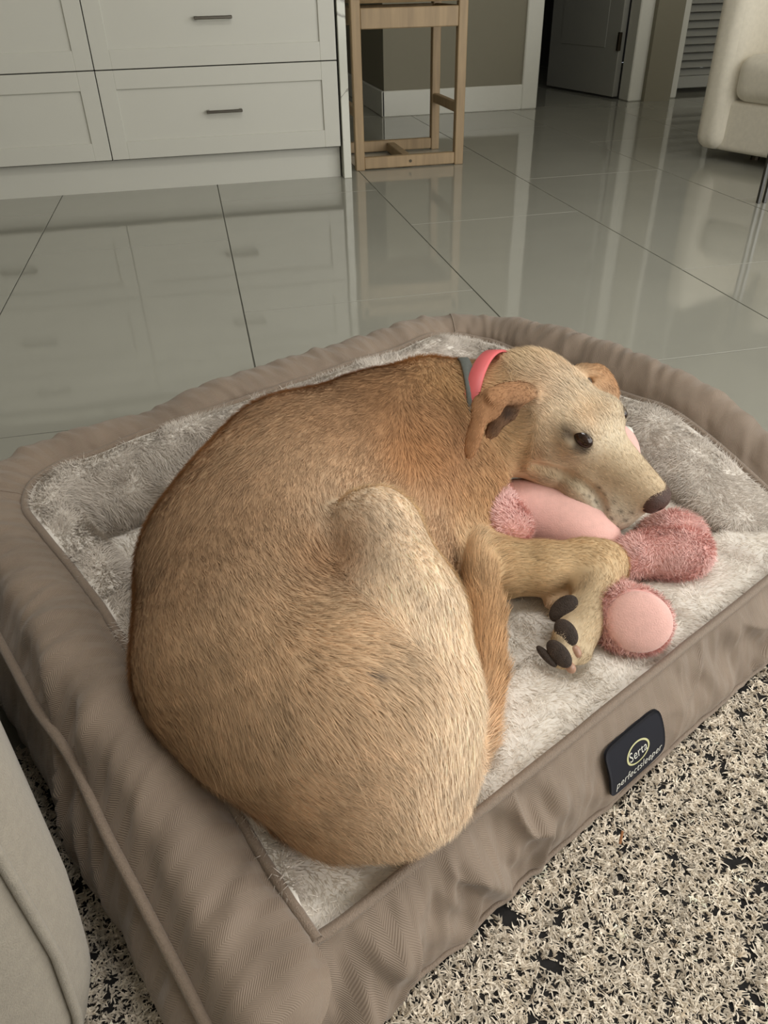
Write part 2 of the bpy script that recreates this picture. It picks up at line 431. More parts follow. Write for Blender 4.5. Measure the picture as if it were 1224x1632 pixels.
# ------------------------------------------------------------------ bar stool
st = thing('bar_stool', 'pale oak bar stool with square open frame beside the island', 'stool', (0.885, 3.7, 0))
xl, xr, yf, yb = 0.645, 1.122, 3.48, 3.90; lw = 0.038
for x in (xl, xr - lw):
    for y in (yf, yb - lw):
        MB().box((x, y, 0), (x + lw, y + lw, 0.66), 0.003).build('leg', MT['oak'], st)
for y in (yf, yb - lw):
    MB().box((xl + lw, y + 0.004, 0.004), (xr - lw, y + lw - 0.004, 0.05), 0.003).build('floor_rail', MT['oak'], st)
    MB().box((xl + lw, y + 0.003, 0.515), (xr - lw, y + lw - 0.003, 0.585), 0.003).build('apron_rail', MT['oak'], st)
for x in (xl + 0.006, xr - lw + 0.006):
    MB().box((x, yf + lw, 0.20), (x + 0.026, yb - lw, 0.238), 0.003).build('side_stretcher', MT['oak'], st)
    MB().box((x, yf + lw, 0.53), (x + 0.026, yb - lw, 0.585), 0.003).build('side_rail', MT['oak'], st)
MB().box((0.866, yf + lw, 0.004), (0.904, yb - lw, 0.042), 0.003).build('floor_stretcher', MT['oak'], st)
MB().tube([(0.885, yf + 0.0045, 0.027), (0.885, yf + 0.001, 0.027)], 0.006, 12).build('screw_cap', MT['hinge'], st)
MB().box((xl, yf, 0.60), (xr, yb, 0.66), 0.012).build('seat', MT['oak'], st)

# ------------------------------------------------------------------ SDF modelling
class Field:
    def __init__(s, lo, hi, h):
        s.lo = np.array(lo, float); s.h = h
        s.n = np.ceil((np.array(hi) - s.lo) / h).astype(int) + 1
        s.d = np.full(s.n, 1e3, np.float32); s.prims = []
    def sub(s, lo, hi):
        a = np.clip(np.floor((np.array(lo) - s.lo) / s.h).astype(int), 0, s.n); b = np.clip(np.ceil((np.array(hi) - s.lo) / s.h).astype(int) + 1, 0, s.n)
        sl = tuple(slice(i, j) for i, j in zip(a, b))
        ax = [s.lo[i] + s.h * np.arange(a[i], b[i]) for i in range(3)]
        return sl, np.stack(np.meshgrid(*ax, indexing='ij'), -1)
    def add(s, fn, lo, hi, k=0.02, col=None, flow=None, ln=None, cut=False):
        pad = k + 4 * s.h
        sl, P = s.sub(np.array(lo) - pad, np.array(hi) + pad)
        if P.size == 0: return
        e = fn(P).astype(np.float32); d = s.d[sl]
        if cut:
            hh = np.clip(0.5 - 0.5 * (d + e) / k, 0, 1); s.d[sl] = d + (-e - d) * hh + k * hh * (1 - hh)
        else:
            hh = np.clip(0.5 + 0.5 * (e - d) / k, 0, 1); s.d[sl] = e + (d - e) * hh - k * hh * (1 - hh)
            s.prims.append((fn, col, flow, ln))
    def cone(s, a, b, ra, rb, **kw):
        a = np.asarray(a, float); b = np.asarray(b, float); ab = b - a; L2 = ab.dot(ab) + 1e-12
        def fn(P):
            t = np.clip(((P - a) @ ab) / L2, 0, 1)
            return np.linalg.norm(P - a - t[..., None] * ab, axis=-1) - (ra + (rb - ra) * t)
        r = max(ra, rb)
        if kw.get('flow') is None: kw['flow'] = ab
        s.add(fn, np.minimum(a, b) - r, np.maximum(a, b) + r, **kw)
    def chain(s, pts, **kw):
        for (a, ra), (b, rb) in zip(pts[:-1], pts[1:]): s.cone(a, b, ra, rb, **kw)
    def ell(s, c, r, ax=None, **kw):
        c = np.asarray(c, float); r = np.asarray(r, float); A = np.eye(3) if ax is None else np.asarray(ax, float)
        def fn(P):
            q = (P - c) @ A.T
            k0 = np.linalg.norm(q / r, axis=-1); k1 = np.linalg.norm(q / r ** 2, axis=-1) + 1e-9
            return k0 * (k0 - 1) / k1
        m = r.max(); s.add(fn, c - m, c + m, **kw)
    def sample_at(s, P):
        p = np.clip((np.atleast_2d(P) - s.lo) / s.h, 0, s.n - 1.001); i = p.astype(int); f = p - i; r = 0
        for a in (0, 1):
            for b in (0, 1):
                for c in (0, 1):
                    r = r + s.d[i[:, 0] + a, i[:, 1] + b, i[:, 2] + c] * (f[:, 0] if a else 1 - f[:, 0]) * (f[:, 1] if b else 1 - f[:, 1]) * (f[:, 2] if c else 1 - f[:, 2])
        return r
    def surface(s):
        d = s.d; n = np.array(d.shape)
        ins = d < 0
        c = [ins[i:n[0] - 1 + i, j:n[1] - 1 + j, k:n[2] - 1 + k] for i in (0, 1) for j in (0, 1) for k in (0, 1)]
        cnt = sum(q.astype(np.int8) for q in c); mask = (cnt > 0) & (cnt < 8)
        ii = np.argwhere(mask); idx = np.full(mask.shape, -1, np.int64); idx[mask] = np.arange(len(ii))
        acc = np.zeros((len(ii), 3)); num = np.zeros(len(ii))
        corners = [(i, j, k) for i in (0, 1) for j in (0, 1) for k in (0, 1)]
        dv = {q: d[ii[:, 0] + q[0], ii[:, 1] + q[1], ii[:, 2] + q[2]].astype(float) for q in corners}
        for q in corners:
            for a in range(3):
                if q[a]: continue
                p = list(q); p[a] = 1; p = tuple(p)
                x = (dv[q] < 0) != (dv[p] < 0)
                t = np.where(x, dv[q] / (dv[q] - dv[p] + 1e-12), 0)
                pos = np.array(q, float)[None] + t[:, None] * np.eye(3)[a][None]
                acc += np.where(x[:, None], pos, 0); num += x
        V = s.lo + s.h * (ii + acc / num[:, None])
        F = []
        for a in range(3):
            b, e = (a + 1) % 3, (a + 2) % 3
            s0 = [slice(None)] * 3; s1 = [slice(None)] * 3; s0[a] = slice(0, -1); s1[a] = slice(1, None)
            ch = ins[tuple(s0)] != ins[tuple(s1)]
            e0 = np.argwhere(ch)
            e0 = e0[(e0[:, b] > 0) & (e0[:, e] > 0) & (e0[:, b] < n[b] - 1) & (e0[:, e] < n[e] - 1)]
            fl_ = ins[e0[:, 0], e0[:, 1], e0[:, 2]]
            q = []
            for (db, de) in ((-1, -1), (0, -1), (0, 0), (-1, 0)):
                c3 = e0.copy(); c3[:, b] += db; c3[:, e] += de
                q.append(idx[c3[:, 0], c3[:, 1], c3[:, 2]])
            q = np.stack(q, 1); q[~fl_] = q[~fl_][:, ::-1]
            F.append(q)
        return V, np.concatenate(F)
    def normals(s, V):
        g = (V - s.lo) / s.h
        def samp(p):
            p = np.clip(p, 0, s.n - 1.001); i = p.astype(int); f = p - i; r = 0
            for a in (0, 1):
                for b in (0, 1):
                    for c in (0, 1):
                        r = r + s.d[i[:, 0] + a, i[:, 1] + b, i[:, 2] + c] * (f[:, 0] if a else 1 - f[:, 0]) * (f[:, 1] if b else 1 - f[:, 1]) * (f[:, 2] if c else 1 - f[:, 2])
            return r
        N = np.stack([samp(g + np.eye(3)[a] * 1.0) - samp(g - np.eye(3)[a] * 1.0) for a in range(3)], 1)
        return N / (np.linalg.norm(N, axis=1)[:, None] + 1e-9)
    def blend(s, V, sig=0.010):
        W = np.zeros(len(V)); col = np.zeros((len(V), 3)); fl = np.zeros((len(V), 3)); ln = np.zeros(len(V))
        for fn, c, f, l in s.prims:
            if c is None: continue
            wgt = np.exp(-np.clip(fn(V) / sig, -8, 12)); W += wgt
            col += wgt[:, None] * lin(c)
            if f is not None: fl += wgt[:, None] * (np.asarray(f) / (np.linalg.norm(f) + 1e-9))
            ln += wgt * (l or 0.012)
        return col / W[:, None], fl / W[:, None], ln / W
    def relax(s, V, F, it=2):
        E = np.concatenate([F[:, [0, 1]], F[:, [1, 2]], F[:, [2, 3]], F[:, [3, 0]]])
        for _ in range(it):
            A = np.zeros_like(V); n = np.zeros(len(V))
            np.add.at(A, E[:, 0], V[E[:, 1]]); np.add.at(A, E[:, 1], V[E[:, 0]])
            np.add.at(n, E[:, 0], 1); np.add.at(n, E[:, 1], 1)
            V = V + 0.5 * (A / n[:, None] - V)
        return V

def sample(V, F, n, *attrs, mask=None, weight=None):
    T = np.concatenate([F[:, [0, 1, 2]], F[:, [0, 2, 3]]]) if F.shape[1] == 4 else F
    if mask is not None: T = T[mask[T].all(1)]
    a = np.linalg.norm(np.cross(V[T[:, 1]] - V[T[:, 0]], V[T[:, 2]] - V[T[:, 0]]), axis=1)
    if weight is not None: a = a * weight[T].mean(1)
    t = T[np.searchsorted(np.cumsum(a) / a.sum(), rng.random(n)).clip(0, len(T) - 1)]
    r1 = np.sqrt(rng.random(n)); r2 = rng.random(n)
    b = np.stack([1 - r1, r1 * (1 - r2), r1 * r2], 1)
    return [(A[t] * (b[:, :, None] if A.ndim == 2 else b)).sum(1) for A in (V,) + attrs]

def unit(a): return a / (np.linalg.norm(a, axis=-1, keepdims=True) + 1e-9)
def strands(name, P, N, D, L, Wd, col, mat, parent, lift=0.35, seg=2, root=0.0008, curl=0.0, nmix=0.8, tipcol=1.0, kind='stuff', bend=0.0, taper=0.85):
    """every hair a tapering strip of `seg` quads/triangles rooted on a surface"""
    n = len(P); N = unit(N); D = unit(D - N * (D * N).sum(1)[:, None])
    S = unit(np.cross(N, D)); L = np.broadcast_to(L, (n,))[:, None]; Wd = np.broadcast_to(Wd, (n,))[:, None]
    lf = np.broadcast_to(lift, (n,))[:, None]
    rings = []
    V = []; CC = []; NN = []
    for i in range(seg + 1):
        t = i / seg
        hgt = lf * t * (1 - bend * t)
        c = P - N * root + (D * t * np.sqrt(np.clip(1 - lf ** 2, 0.05, 1)) + N * hgt) * L
        if curl: c = c + S * (np.sin(t * 4.0 + P[:, :1] * 900) * curl) * L
        wd = Wd * (1 - taper * t)
        cc = col * (1 + (tipcol - 1) * t)
        if i < seg:
            V += [c - S * wd * 0.5, c + S * wd * 0.5]; CC += [cc, cc]
            NN += [unit(N * nmix + (N - S * 1.2) * (1 - nmix)), unit(N * nmix + (N + S * 1.2) * (1 - nmix))]
        else:
            V += [c]; CC += [cc]; NN += [N]
    k = len(V)
    V = np.stack(V, 1).reshape(-1, 3); CC = np.stack(CC, 1).reshape(-1, 3); NN = np.stack(NN, 1).reshape(-1, 3)
    loc = []
    for i in range(seg - 1):
        a = 2 * i; loc += [(a, a + 3, a + 1), (a, a + 2, a + 3)]
    loc.append((2 * seg - 2, 2 * seg, 2 * seg - 1))
    F = (np.arange(n)[:, None, None] * k + np.array(loc)[None]).reshape(-1, 3)
    me = mesh(name, V, F, col=CC, normals=NN if nmix > 0 else None)
    o = link(name, me, mat, parent)
    if kind: o['kind'] = kind
    return o

# ------------------------------------------------------------------ dog bed
bed = thing('dog_bed', 'taupe sofa-style dog bed with bolsters and ivory plush lining', 'dog bed', tuple(B(0.37, 0.33, 0.012)))
UL, UR, VB, CR = -0.05, 0.80, 0.680, 0.135      # centre line of the bolster: left, right, back, corner radius
N1, N2, N3 = 150, 56, 170
path = []
for v in np.linspace(-0.012, VB - CR, N1): path.append((UL, v, 1.0, 0.0))
for a in np.linspace(math.pi, math.pi / 2, N2 + 1)[1:]: path.append((UL + CR + CR * math.cos(a), VB - CR + CR * math.sin(a), -math.cos(a), -math.sin(a)))
for u in np.linspace(UL + CR, UR - CR, N3 + 1)[1:]: path.append((u, VB, 0.0, -1.0))
for a in np.linspace(math.pi / 2, 0, N2 + 1)[1:]: path.append((UR - CR + CR * math.cos(a), VB - CR + CR * math.sin(a), -math.cos(a), -math.sin(a)))
for v in np.linspace(VB - CR, -0.012, N1)[1:]: path.append((UR, v, -1.0, 0.0))
path = np.array(path); NPATH = len(path)
arc = np.concatenate([[0], np.cumsum(np.hypot(np.diff(path[:, 0]), np.diff(path[:, 1])))])
vv = path[:, 1]
tape = sstep(-0.02, 0.26, vv)
left = 1 - sstep(0.0, 0.10, path[:, 0]); right = sstep(0.66, 0.76, path[:, 0])
wob = lambda s, a, f: a * noise(arc * f, 0.3, 0.0, s)
zP = 0.117 + (0.196 - 0.117) * tape + wob(1, 0.004, 14) * tape            # inner piping height
zC = 0.138 + (0.226 - 0.138) * tape + wob(2, 0.006, 9) * tape             # crown height
zO = 0.100 + (0.172 - 0.100) * tape + wob(3, 0.005, 11) * tape            # outer piping height
zP -= 0.010 * right; zC -= 0.004 * right
backf = (1 - left) * (1 - right) * sstep(0.3, 0.6, vv); backf = np.maximum(backf, sstep(0.45, 0.6, vv))
zC -= 0.016 * backf; zO -= 0.004 * backf
nP = 0.040 + wob(4, 0.004, 16) * tape; nO = -0.041 + wob(5, 0.004, 13) + 0.008 * backf
def ring(i):
    """profile of the cover at path point i: inner piping -> crown -> outer piping -> under the bolster (n, z)"""
    top = catmull([(nP[i], zP[i]), (nP[i] * 0.72, zP[i] * 0.45 + zC[i] * 0.55), (0.004, zC[i]), (-0.024, zC[i] * 0.75 + zO[i] * 0.25 + 0.004), (nO[i], zO[i])], 22)
    low = catmull([(nO[i], zO[i]), (-0.060, zO[i] * 0.72 + 0.010), (-0.069, zO[i] * 0.5 + 0.012), (-0.062, zO[i] * 0.28 + 0.020), (-0.040, 0.045)], 16)
    return np.vstack([top, low[1:]])
prof = np.stack([ring(i) for i in range(NPATH)])           # NPATH x K x 2
K = prof.shape[1]
def place(i, nz):
    return B(path[i, 0, None] + path[i, 2, None] * nz[..., 0], path[i, 1, None] + path[i, 3, None] * nz[..., 0], nz[..., 1])
PV = np.stack([B(path[:, 0] + path[:, 2] * prof[:, k, 0], path[:, 1] + path[:, 3] * prof[:, k, 0], prof[:, k, 1]) for k in range(K)], 1)
plen = np.concatenate([np.zeros((NPATH, 1)), np.cumsum(np.linalg.norm(np.diff(PV, axis=1), axis=2), axis=1)], 1)
du = np.gradient(PV, axis=0); dvv = np.gradient(PV, axis=1); PN = unit(np.cross(du, dvv)); 
if PN[75, 8, 2] < 0: PN = -PN
AA = np.repeat(arc[:, None], K, 1)
slant = AA + plen * 0.5
rdg = lambda q: (1 - np.abs(q)) ** 3
wr = 0.014 * (rdg(noise(slant * 19 + 1.6 * noise(AA * 7, plen * 9, 0, 15), plen * 5, 0, 11)) - 0.35) * (0.5 + 0.5 * noise(AA * 7, plen * 8, 0, 16)) * (0.28 + 0.72 * (left * (1 - sstep(0.4, 0.55, vv))))[:, None] + 0.0022 * noise((AA - plen * 0.3) * 60 + 3, plen * 14, 0, 12) + 0.005 * noise(AA * 8, plen * 6, 0, 13) + 0.0016 * noise((AA + plen * 0.4) * 105, plen * 18, 0, 17)
pin = np.minimum(1, np.minimum(np.arange(K), np.abs(np.arange(K) - 21)) / 3.0)[None]
PV = PV + PN * (wr * pin)[..., None]
def cover_mesh(name, i0, i1, mat, cap=0):
    rows = [PV[i] for i in range(i0, i1 + 1)]; us = [AA[i] for i in range(i0, i1 + 1)]; ws = [plen[i] for i in range(i0, i1 + 1)]
    def capr(i, sgn):
        c = PV[i].mean(0) * 0.5 + B(path[i, 0] - 0.01, path[i, 1], 0.06) * 0.5; out = []
        for q, (sc, mv) in enumerate(((0.97, 0.008), (0.88, 0.018), (0.70, 0.026), (0.40, 0.031), (0.02, 0.032))):
            out.append((c + (PV[i] - c) * sc - BV * mv, AA[i] + sgn * mv * 1.5, plen[i]))
        return out
    if cap < 0:
        for r, a, l in capr(i0, -1): rows.insert(0, r); us.insert(0, a); ws.insert(0, l)
    if cap > 0:
        for r, a, l in capr(i1, 1): rows.append(r); us.append(a); ws.append(l)
    V = np.stack(rows); n = len(V)
    me = mesh(name, V.reshape(-1, 3), grid_faces(n, K)[:, ::-1], uv=np.stack([np.stack(us), np.stack(ws)], -1).reshape(-1, 2))
    return link(name, me, mat, bed)
i1 = N1 + 16; i2 = N1 + N2 + N3 + 20
bl = cover_mesh('bolster', 0, i1, MT['cover'], -1); bb = cover_mesh('bolster', i1, i2, MT['cover']); br = cover_mesh('bolster', i2, NPATH - 1, MT['cover'], 1)
bl['label'] = 'bolster next to the oatmeal sofa'; bb['label'] = 'long bolster towards the tiled floor'; br['label'] = 'bolster beside the dog head'
for (o, a, b_) in ((bl, 0, i1), (bb, i1, i2), (br, i2, NPATH - 1)):
    for kk in (0, 21):
        pp = PV[a:b_ + 1, kk] + PN[a:b_ + 1, kk] * 0.0022
        if a == 0 and kk: pp = np.vstack([pp[0] - BV * 0.014 - np.array([0, 0, 0.006]), pp])
        if a == 0 and not kk: pp = pp[3:]
        V, F = tube_vf(pp, 0.0046, 8); link('piping', mesh('piping', V, F), MT['piping'], o)
for i in (i1, i2):
    V, F = tube_vf(PV[i, :36] + PN[i, :36] * 0.0002, 0.0011, 6); link('seam', mesh('seam', V, F), MT['piping'], bb)

# plush lining on the inner face of the bolsters
depth = (0.006 + 0.040 * sstep(0.26, 0.46, vv)) * left + (1 - left) * 0.052 + right * 0.016
KL = 14; LP = []
for i in range(NPATH):
    d = depth[i]; ef = float(sstep(-0.01, 0.09, vv[i]))
    c = catmull([(nP[i], zP[i]), (nP[i] + (0.016 + d * 0.45) * ef, zP[i] + 0.002 * ef), (nP[i] + (0.022 + d * 0.9) * ef, zP[i] * 0.55 + 0.045), (nP[i] + (0.016 + d * 1.0) * ef, 0.098)], KL)
    LP.append(place(np.array([i]), c[None])[0] if False else B(path[i, 0] + path[i, 2] * c[:, 0], path[i, 1] + path[i, 3] * c[:, 0], c[:, 1]))
LP = np.stack(LP); LN = unit(np.cross(np.gradient(LP, axis=0), np.gradient(LP, axis=1)))
if LN[NPATH // 2, 4, 2] < 0: LN = -LN
AL = np.repeat(arc[:, None], KL, 1)
LP = LP + LN * (0.005 * noise(AL * 12, np.arange(KL)[None] * 0.35, 0, 21) * np.minimum(1, np.arange(KL) / 3.0)[None])[..., None]
sel = np.where(vv > 0.006)[0]; LP = LP[sel]; LN = LN[sel]; FL = grid_faces(len(sel), KL)
lining = link('lining', mesh('lining', LP.reshape(-1, 3), FL), MT['plush'], bed)

# mattress top with quilting
GU, GV = 200, 170
gu, gv = np.meshgrid(np.linspace(-0.005, 0.77, GU), np.linspace(0.002, 0.655, GV), indexing='ij')
def quilt(u, v):
    p = 0.145
    a = np.abs(((u + 0.02 + 0.006 * noise(u * 9, v * 9, 0, 5)) / p) % 1 - 0.5) * 2; b = np.abs(((v - 0.03 + 0.006 * noise(u * 9, v * 9, 0, 6)) / p) % 1 - 0.5) * 2
    a = 1 - a; b = 1 - b                       # 0 at puff centre .. 1 at the stitch line
    g = lambda q: np.exp(-((1 - q) / 0.16) ** 2)
    return -0.013 * np.maximum(g(a), g(b)) + 0.002 * noise(u * 30, v * 30, 0, 7)
def mat_h(u, v):
    e = np.minimum(v / 0.03, 1)
    return 0.112 + quilt(u, v) * np.clip(v / 0.05, 0.1, 1) - 0.004 * (1 - e)
MP = B(gu, gv, mat_h(gu, gv)); MN = unit(np.cross(np.gradient(MP, axis=0), np.gradient(MP, axis=1)))
FM = grid_faces(GU, GV)[:, ::-1]
mattress = link('mattress', mesh('mattress', MP.reshape(-1, 3), FM), MT['plush'], bed)

# plush pile
def pile(name, V, N, F, n, L, W, base, mat, parent, tilt, lift, var=0.10, mask=None):
    P, Nn = sample(V, F, n, N, mask=mask)
    f = 34.0
    D = np.stack([noise(P[:, 0] * f, P[:, 1] * f, P[:, 2] * f, s) for s in (31, 32, 33)], 1) * 0.9 + np.asarray(tilt) + rng.normal(0, 0.28, (n, 3))
    sh = 1 + var * noise(P[:, 0] * 60, P[:, 1] * 60, P[:, 2] * 60, 34) + rng.normal(0, var * 0.7, n)
    col = np.clip(lin(base)[None] * sh[:, None], 0, 1)
    ll = L * (0.75 + 0.5 * rng.random(n))
    return strands(name, P, Nn, D, ll, W, col, mat, parent, lift=lift * (0.7 + 0.6 * rng.random(n)), seg=2, nmix=0.0, tipcol=1.06)
lmask = (np.repeat(vv[sel][:, None], KL, 1) > 0.035) & (np.repeat(np.arange(KL)[None], len(sel), 0) > 0)
pile('pile', LP.reshape(-1, 3), LN.reshape(-1, 3), FL, 76000, 0.013, 0.0010, (212, 203, 193), MT['pile'], lining, (0.25, -0.1, -0.35), 0.5, mask=lmask.ravel())  # greyer base than the mattress pile, the dimmer nap put into its colour
gmask = (gv.ravel() > 0.009) & (gu.ravel() > -0.001)
pile('pile', MP.reshape(-1, 3), MN.reshape(-1, 3), FM, 90000, 0.011, 0.0010, (238, 231, 221), MT['pile'], mattress, (0.3, -0.35, 0), 0.42, mask=gmask)

# base and front panel
def rrect(u0, u1, v0, v1, r, n=10):
    out = []
    for cx, cy, a0 in ((u1 - r, v1 - r, 0), (u0 + r, v1 - r, 90), (u0 + r, v0 + r, 180), (u1 - r, v0 + r, 270)):
        for a in np.linspace(a0, a0 + 90, n): out.append((cx + r * math.cos(math.radians(a)), cy + r * math.sin(math.radians(a))))
    return np.array(out)
rows = []
for (ins, z) in ((0.02, 0.013), (0.004, 0.016), (0.0, 0.03), (0.0, 0.06), (0.006, 0.085), (0.02, 0.098)):
    q = rrect(-0.100 + ins, 0.85 - ins, -0.006 + ins, 0.735 - ins, 0.10 - ins * 0.8); rows.append(B(q[:, 0], q[:, 1], np.full(len(q), z)))
RV = np.stack(rows); nb = RV.shape[1]
per = np.concatenate([[0], np.cumsum(np.linalg.norm(np.diff(RV[2], axis=0), axis=1))])
uvb = np.stack([np.repeat(per[None], len(RV), 0), np.repeat(np.linspace(0, 0.1, len(RV))[:, None], nb, 1)], -1).reshape(-1, 2)
Fb = grid_faces(len(RV), nb, wrap=True)[:, ::-1]
base = link('base', mesh('base', RV.reshape(-1, 3), Fb, uv=uvb), MT['cover_dark'], bed)
me = mesh_poly('underside', RV[0], [tuple(range(nb))[::-1]]); link('underside', me, MT['gap'], bed)

NU_, NS = 420, 40
def panel(u, s):
    u = np.asarray(u, float); s = np.asarray(s, float)
    bul = 0.030 * np.sin(np.clip(s, 0, 1) * math.pi * 0.62) + 0.002
    wrk = 0.017 * ((1 - np.abs(noise((u + s * 0.05) * 27 + 0.7 * noise(u * 11, s * 2, 0, 45), s * 1.3, 0, 41))) ** 3 - 0.3) * (0.6 + 0.4 * noise(u * 12, s * 3, 0, 46)) + 0.0060 * noise((u - s * 0.05) * 50, s * 2.5, 0, 42) + 0.003 * noise(u * 9, s * 2, 0, 43) + 0.0024 * noise((u + s * 0.02) * 115, s * 3.5, 0, 47)
    env = np.sin(np.clip(s, 0, 1) * math.pi) ** 0.6
    calm = 1 - 0.75 * np.exp(-((u - 0.375) / 0.09) ** 2)
    v = -bul - wrk * env * calm * (1 + 0.5 * sstep(0.30, 0.12, u))
    endc = sstep(0.02, -0.045, u) * 0.02
    return B(u, v + endc * 0.3, 0.114 - 0.101 * s)
pu, ps = np.meshgrid(np.linspace(-0.075, 0.85, NU_), np.linspace(0, 1, NS), indexing='ij')
FPV = panel(pu, ps)
fp = link('front_panel', mesh('front_panel', FPV.reshape(-1, 3), grid_faces(NU_, NS)[:, ::-1], uv=np.stack([pu, ps * 0.11], -1).reshape(-1, 2)), MT['cover'], bed)
uu = np.linspace(-0.012, 0.84, 160)
V, F = tube_vf(panel(uu, uu * 0) + BV * 0.002 + np.array([0, 0, 1]) * (0.001 + 0.0012 * noise(uu * 22, 0, 0, 44))[:, None], 0.0048, 8); link('piping', mesh('piping', V, F), MT['piping'], fp)
uu = np.linspace(-0.07, 0.84, 120)
V, F = tube_vf(panel(uu, uu * 0 + 0.97) - BV * 0.001, 0.0030, 8); link('piping', mesh('piping', V, F), MT['piping'], fp)

# sewn label
LU0, LU1, LS0, LS1 = 0.300, 0.387, 0.24, 0.76
def lab(a, b, out=0.0018):
    u = LU0 + (LU1 - LU0) * np.asarray(a, float); s = LS1 + (LS0 - LS1) * np.asarray(b, float)
    bul = 0.030 * np.sin(s * math.pi * 0.62) + 0.002
    v = -bul - (0.003 * noise(u * 9, s * 2, 0, 43) + 0.0010) * np.sin(s * math.pi) ** 0.6
    return B(u, v - out - 0.0012, 0.114 - 0.101 * s)
ga, gb = np.meshgrid(np.linspace(0, 1, 25), np.linspace(0, 1, 17), indexing='ij')
def sq(a, b, n=7):      # pull the square grid into a round-cornered plate
    x, y = a * 2 - 1, b * 2 - 1; r = np.maximum(abs(x), abs(y)); den = (abs(x) ** n + abs(y) ** n) ** (1 / n) + 1e-9
    k = r / den; return (x * k + 1) / 2, (y * k + 1) / 2
sa_, sb_ = sq(ga, gb)
LV = lab(sa_, sb_); LF = grid_faces(25, 17)
V2 = np.concatenate([LV.reshape(-1, 3), (lab(sa_, sb_, -0.0006)).reshape(-1, 3)])
rim = [i * 17 for i in range(25)] + [24 * 17 + j for j in range(1, 17)] + [i * 17 + 16 for i in range(23, -1, -1)] + [j for j in range(15, 0, -1)]
rf = np.array([(rim[i], rim[(i + 1) % len(rim)], rim[(i + 1) % len(rim)] + 425, rim[i] + 425) for i in range(len(rim))])
label = link('brand_label', mesh('brand_label', V2, np.concatenate([LF, rf])), MT['navy'], bed)
label['label'] = 'navy rubber label with white lettering'
def text_on_label(txt, ca, cb, size, mat, shear=0.0, squash=1.0):
    cu = bpy.data.curves.new('text', 'FONT'); cu.body = txt; cu.size = size; cu.align_x = 'CENTER'; cu.align_y = 'CENTER'; cu.shear = shear
    cu.space_character = 1.05; cu.resolution_u = 3
    to = bpy.data.objects.new('text', cu); C.objects.link(to)
    bpy.context.view_layer.update()
    me = bpy.data.meshes.new_from_object(to.evaluated_get(bpy.context.evaluated_depsgraph_get()))
    bpy.data.objects.remove(to); bpy.data.curves.remove(cu)
    n = len(me.vertices); co = np.zeros(n * 3, np.float32); me.vertices.foreach_get('co', co); co = co.reshape(-1, 3)
    lw_, lh_ = LU1 - LU0, 0.1 * (LS1 - LS0) * 1.1
    W_ = lab(ca + co[:, 0] * squash / lw_, cb + co[:, 1] / lh_, 0.0024)
    me.vertices.foreach_set('co', W_.astype(np.float32).ravel()); me.update(); me.name = 'lettering'
    return link('lettering', me, mat, label)
text_on_label('Serta', 0.50, 0.56, 0.0150, MT['print_w'], squash=0.85)
text_on_label('perfectsleeper', 0.50, 0.24, 0.0135, MT['print_w'], shear=0.15, squash=0.88)
ea = np.linspace(0, 2 * np.pi, 41)
def ell_ring(w):
    return 0.50 + w * 0.205 * np.cos(ea), 0.565 + w * 0.205 * np.sin(ea)
r0 = lab(*ell_ring(1.0), 0.0024); r1_ = lab(*ell_ring(0.86), 0.0024)
V = np.stack([r0, r1_], 1).reshape(-1, 3); F = np.array([(2 * i, 2 * i + 1, 2 * i + 3, 2 * i + 2) for i in range(40)])
link('oval_emblem', mesh('oval_emblem', V, F), MT['print_y'], label)

# ------------------------------------------------------------------ plush toy under the dog's chin
toy = thing('plush_toy', 'pink fluffy plush toy under the dog chin and wrist', 'toy', tuple(at(890, 850, 0.115)))
def sdf_part(name, prims, h, mat, parent, k=0.01, relax=2):
    P = np.array([p[0] for p in prims]); r = max(np.max(p[1]) for p in prims)
    f = Field(P.min(0) - r - 0.02, P.max(0) + r + 0.02, h)
    for p in prims:
        if len(p) == 2: f.ell(p[0], p[1] if np.ndim(p[1]) else [p[1]] * 3, k=k)
        else: f.ell(p[0], p[1], p[2], k=k)
    V, F = f.surface(); V = f.relax(V, F, relax); N = f.normals(V)
    return link(name, mesh(name, V, F), mat, parent), V, F, N
def basis(x, up=(0, 0, 1)):
    x = unit(np.asarray(x, float)); y = unit(np.cross(up, x)); return np.stack([x, y, np.cross(x, y)])
def fuzz(o, V, F, N, n, L=0.009, base=(238, 197, 190), lift=0.6, mask=None):
    return pile('pile', V, N, F, n, L, 0.0011, base, MT['pink_pile'], o, (0.1, -0.2, 0.0), lift, var=0.10, mask=mask)
def ch(pts):
    """ellipsoid-like bead chain from (px,py,z,r) knots"""
    K_ = np.array([list(at(a, b, c)) + [r] for a, b, c, r in pts]); Q = catmull(K_, max(2, 4 * len(pts))); return [(q[:3], float(q[3])) for q in Q]
o, V, F, N = sdf_part('body', ch([(805, 808, 0.145, 0.026), (850, 820, 0.140, 0.036), (915, 845, 0.138, 0.034), (952, 860, 0.134, 0.022)]), 0.0032, MT['pink_velour'], toy, k=0.016)
o['label'] = 'smooth pale pink belly'
o, V, F, N = sdf_part('arm', ch([(786, 782, 0.182, 0.015), (785, 808, 0.180, 0.021), (800, 830, 0.176, 0.021), (822, 842, 0.170, 0.013)]), 0.003, MT['pink_back'], toy, k=0.012); fuzz(o, V, F, N, 7000)
o, V, F, N = sdf_part('ear', ch([(780, 766, 0.198, 0.008), (787, 771, 0.196, 0.010)]), 0.002, MT['pink_velour'], toy)
o, V, F, N = sdf_part('leg', ch([(998, 888, 0.132, 0.017), (1040, 882, 0.132, 0.021), (1078, 884, 0.133, 0.023), (1102, 878, 0.132, 0.019)]), 0.003, MT['pink_back'], toy, k=0.014); fuzz(o, V, F, N, 10000)
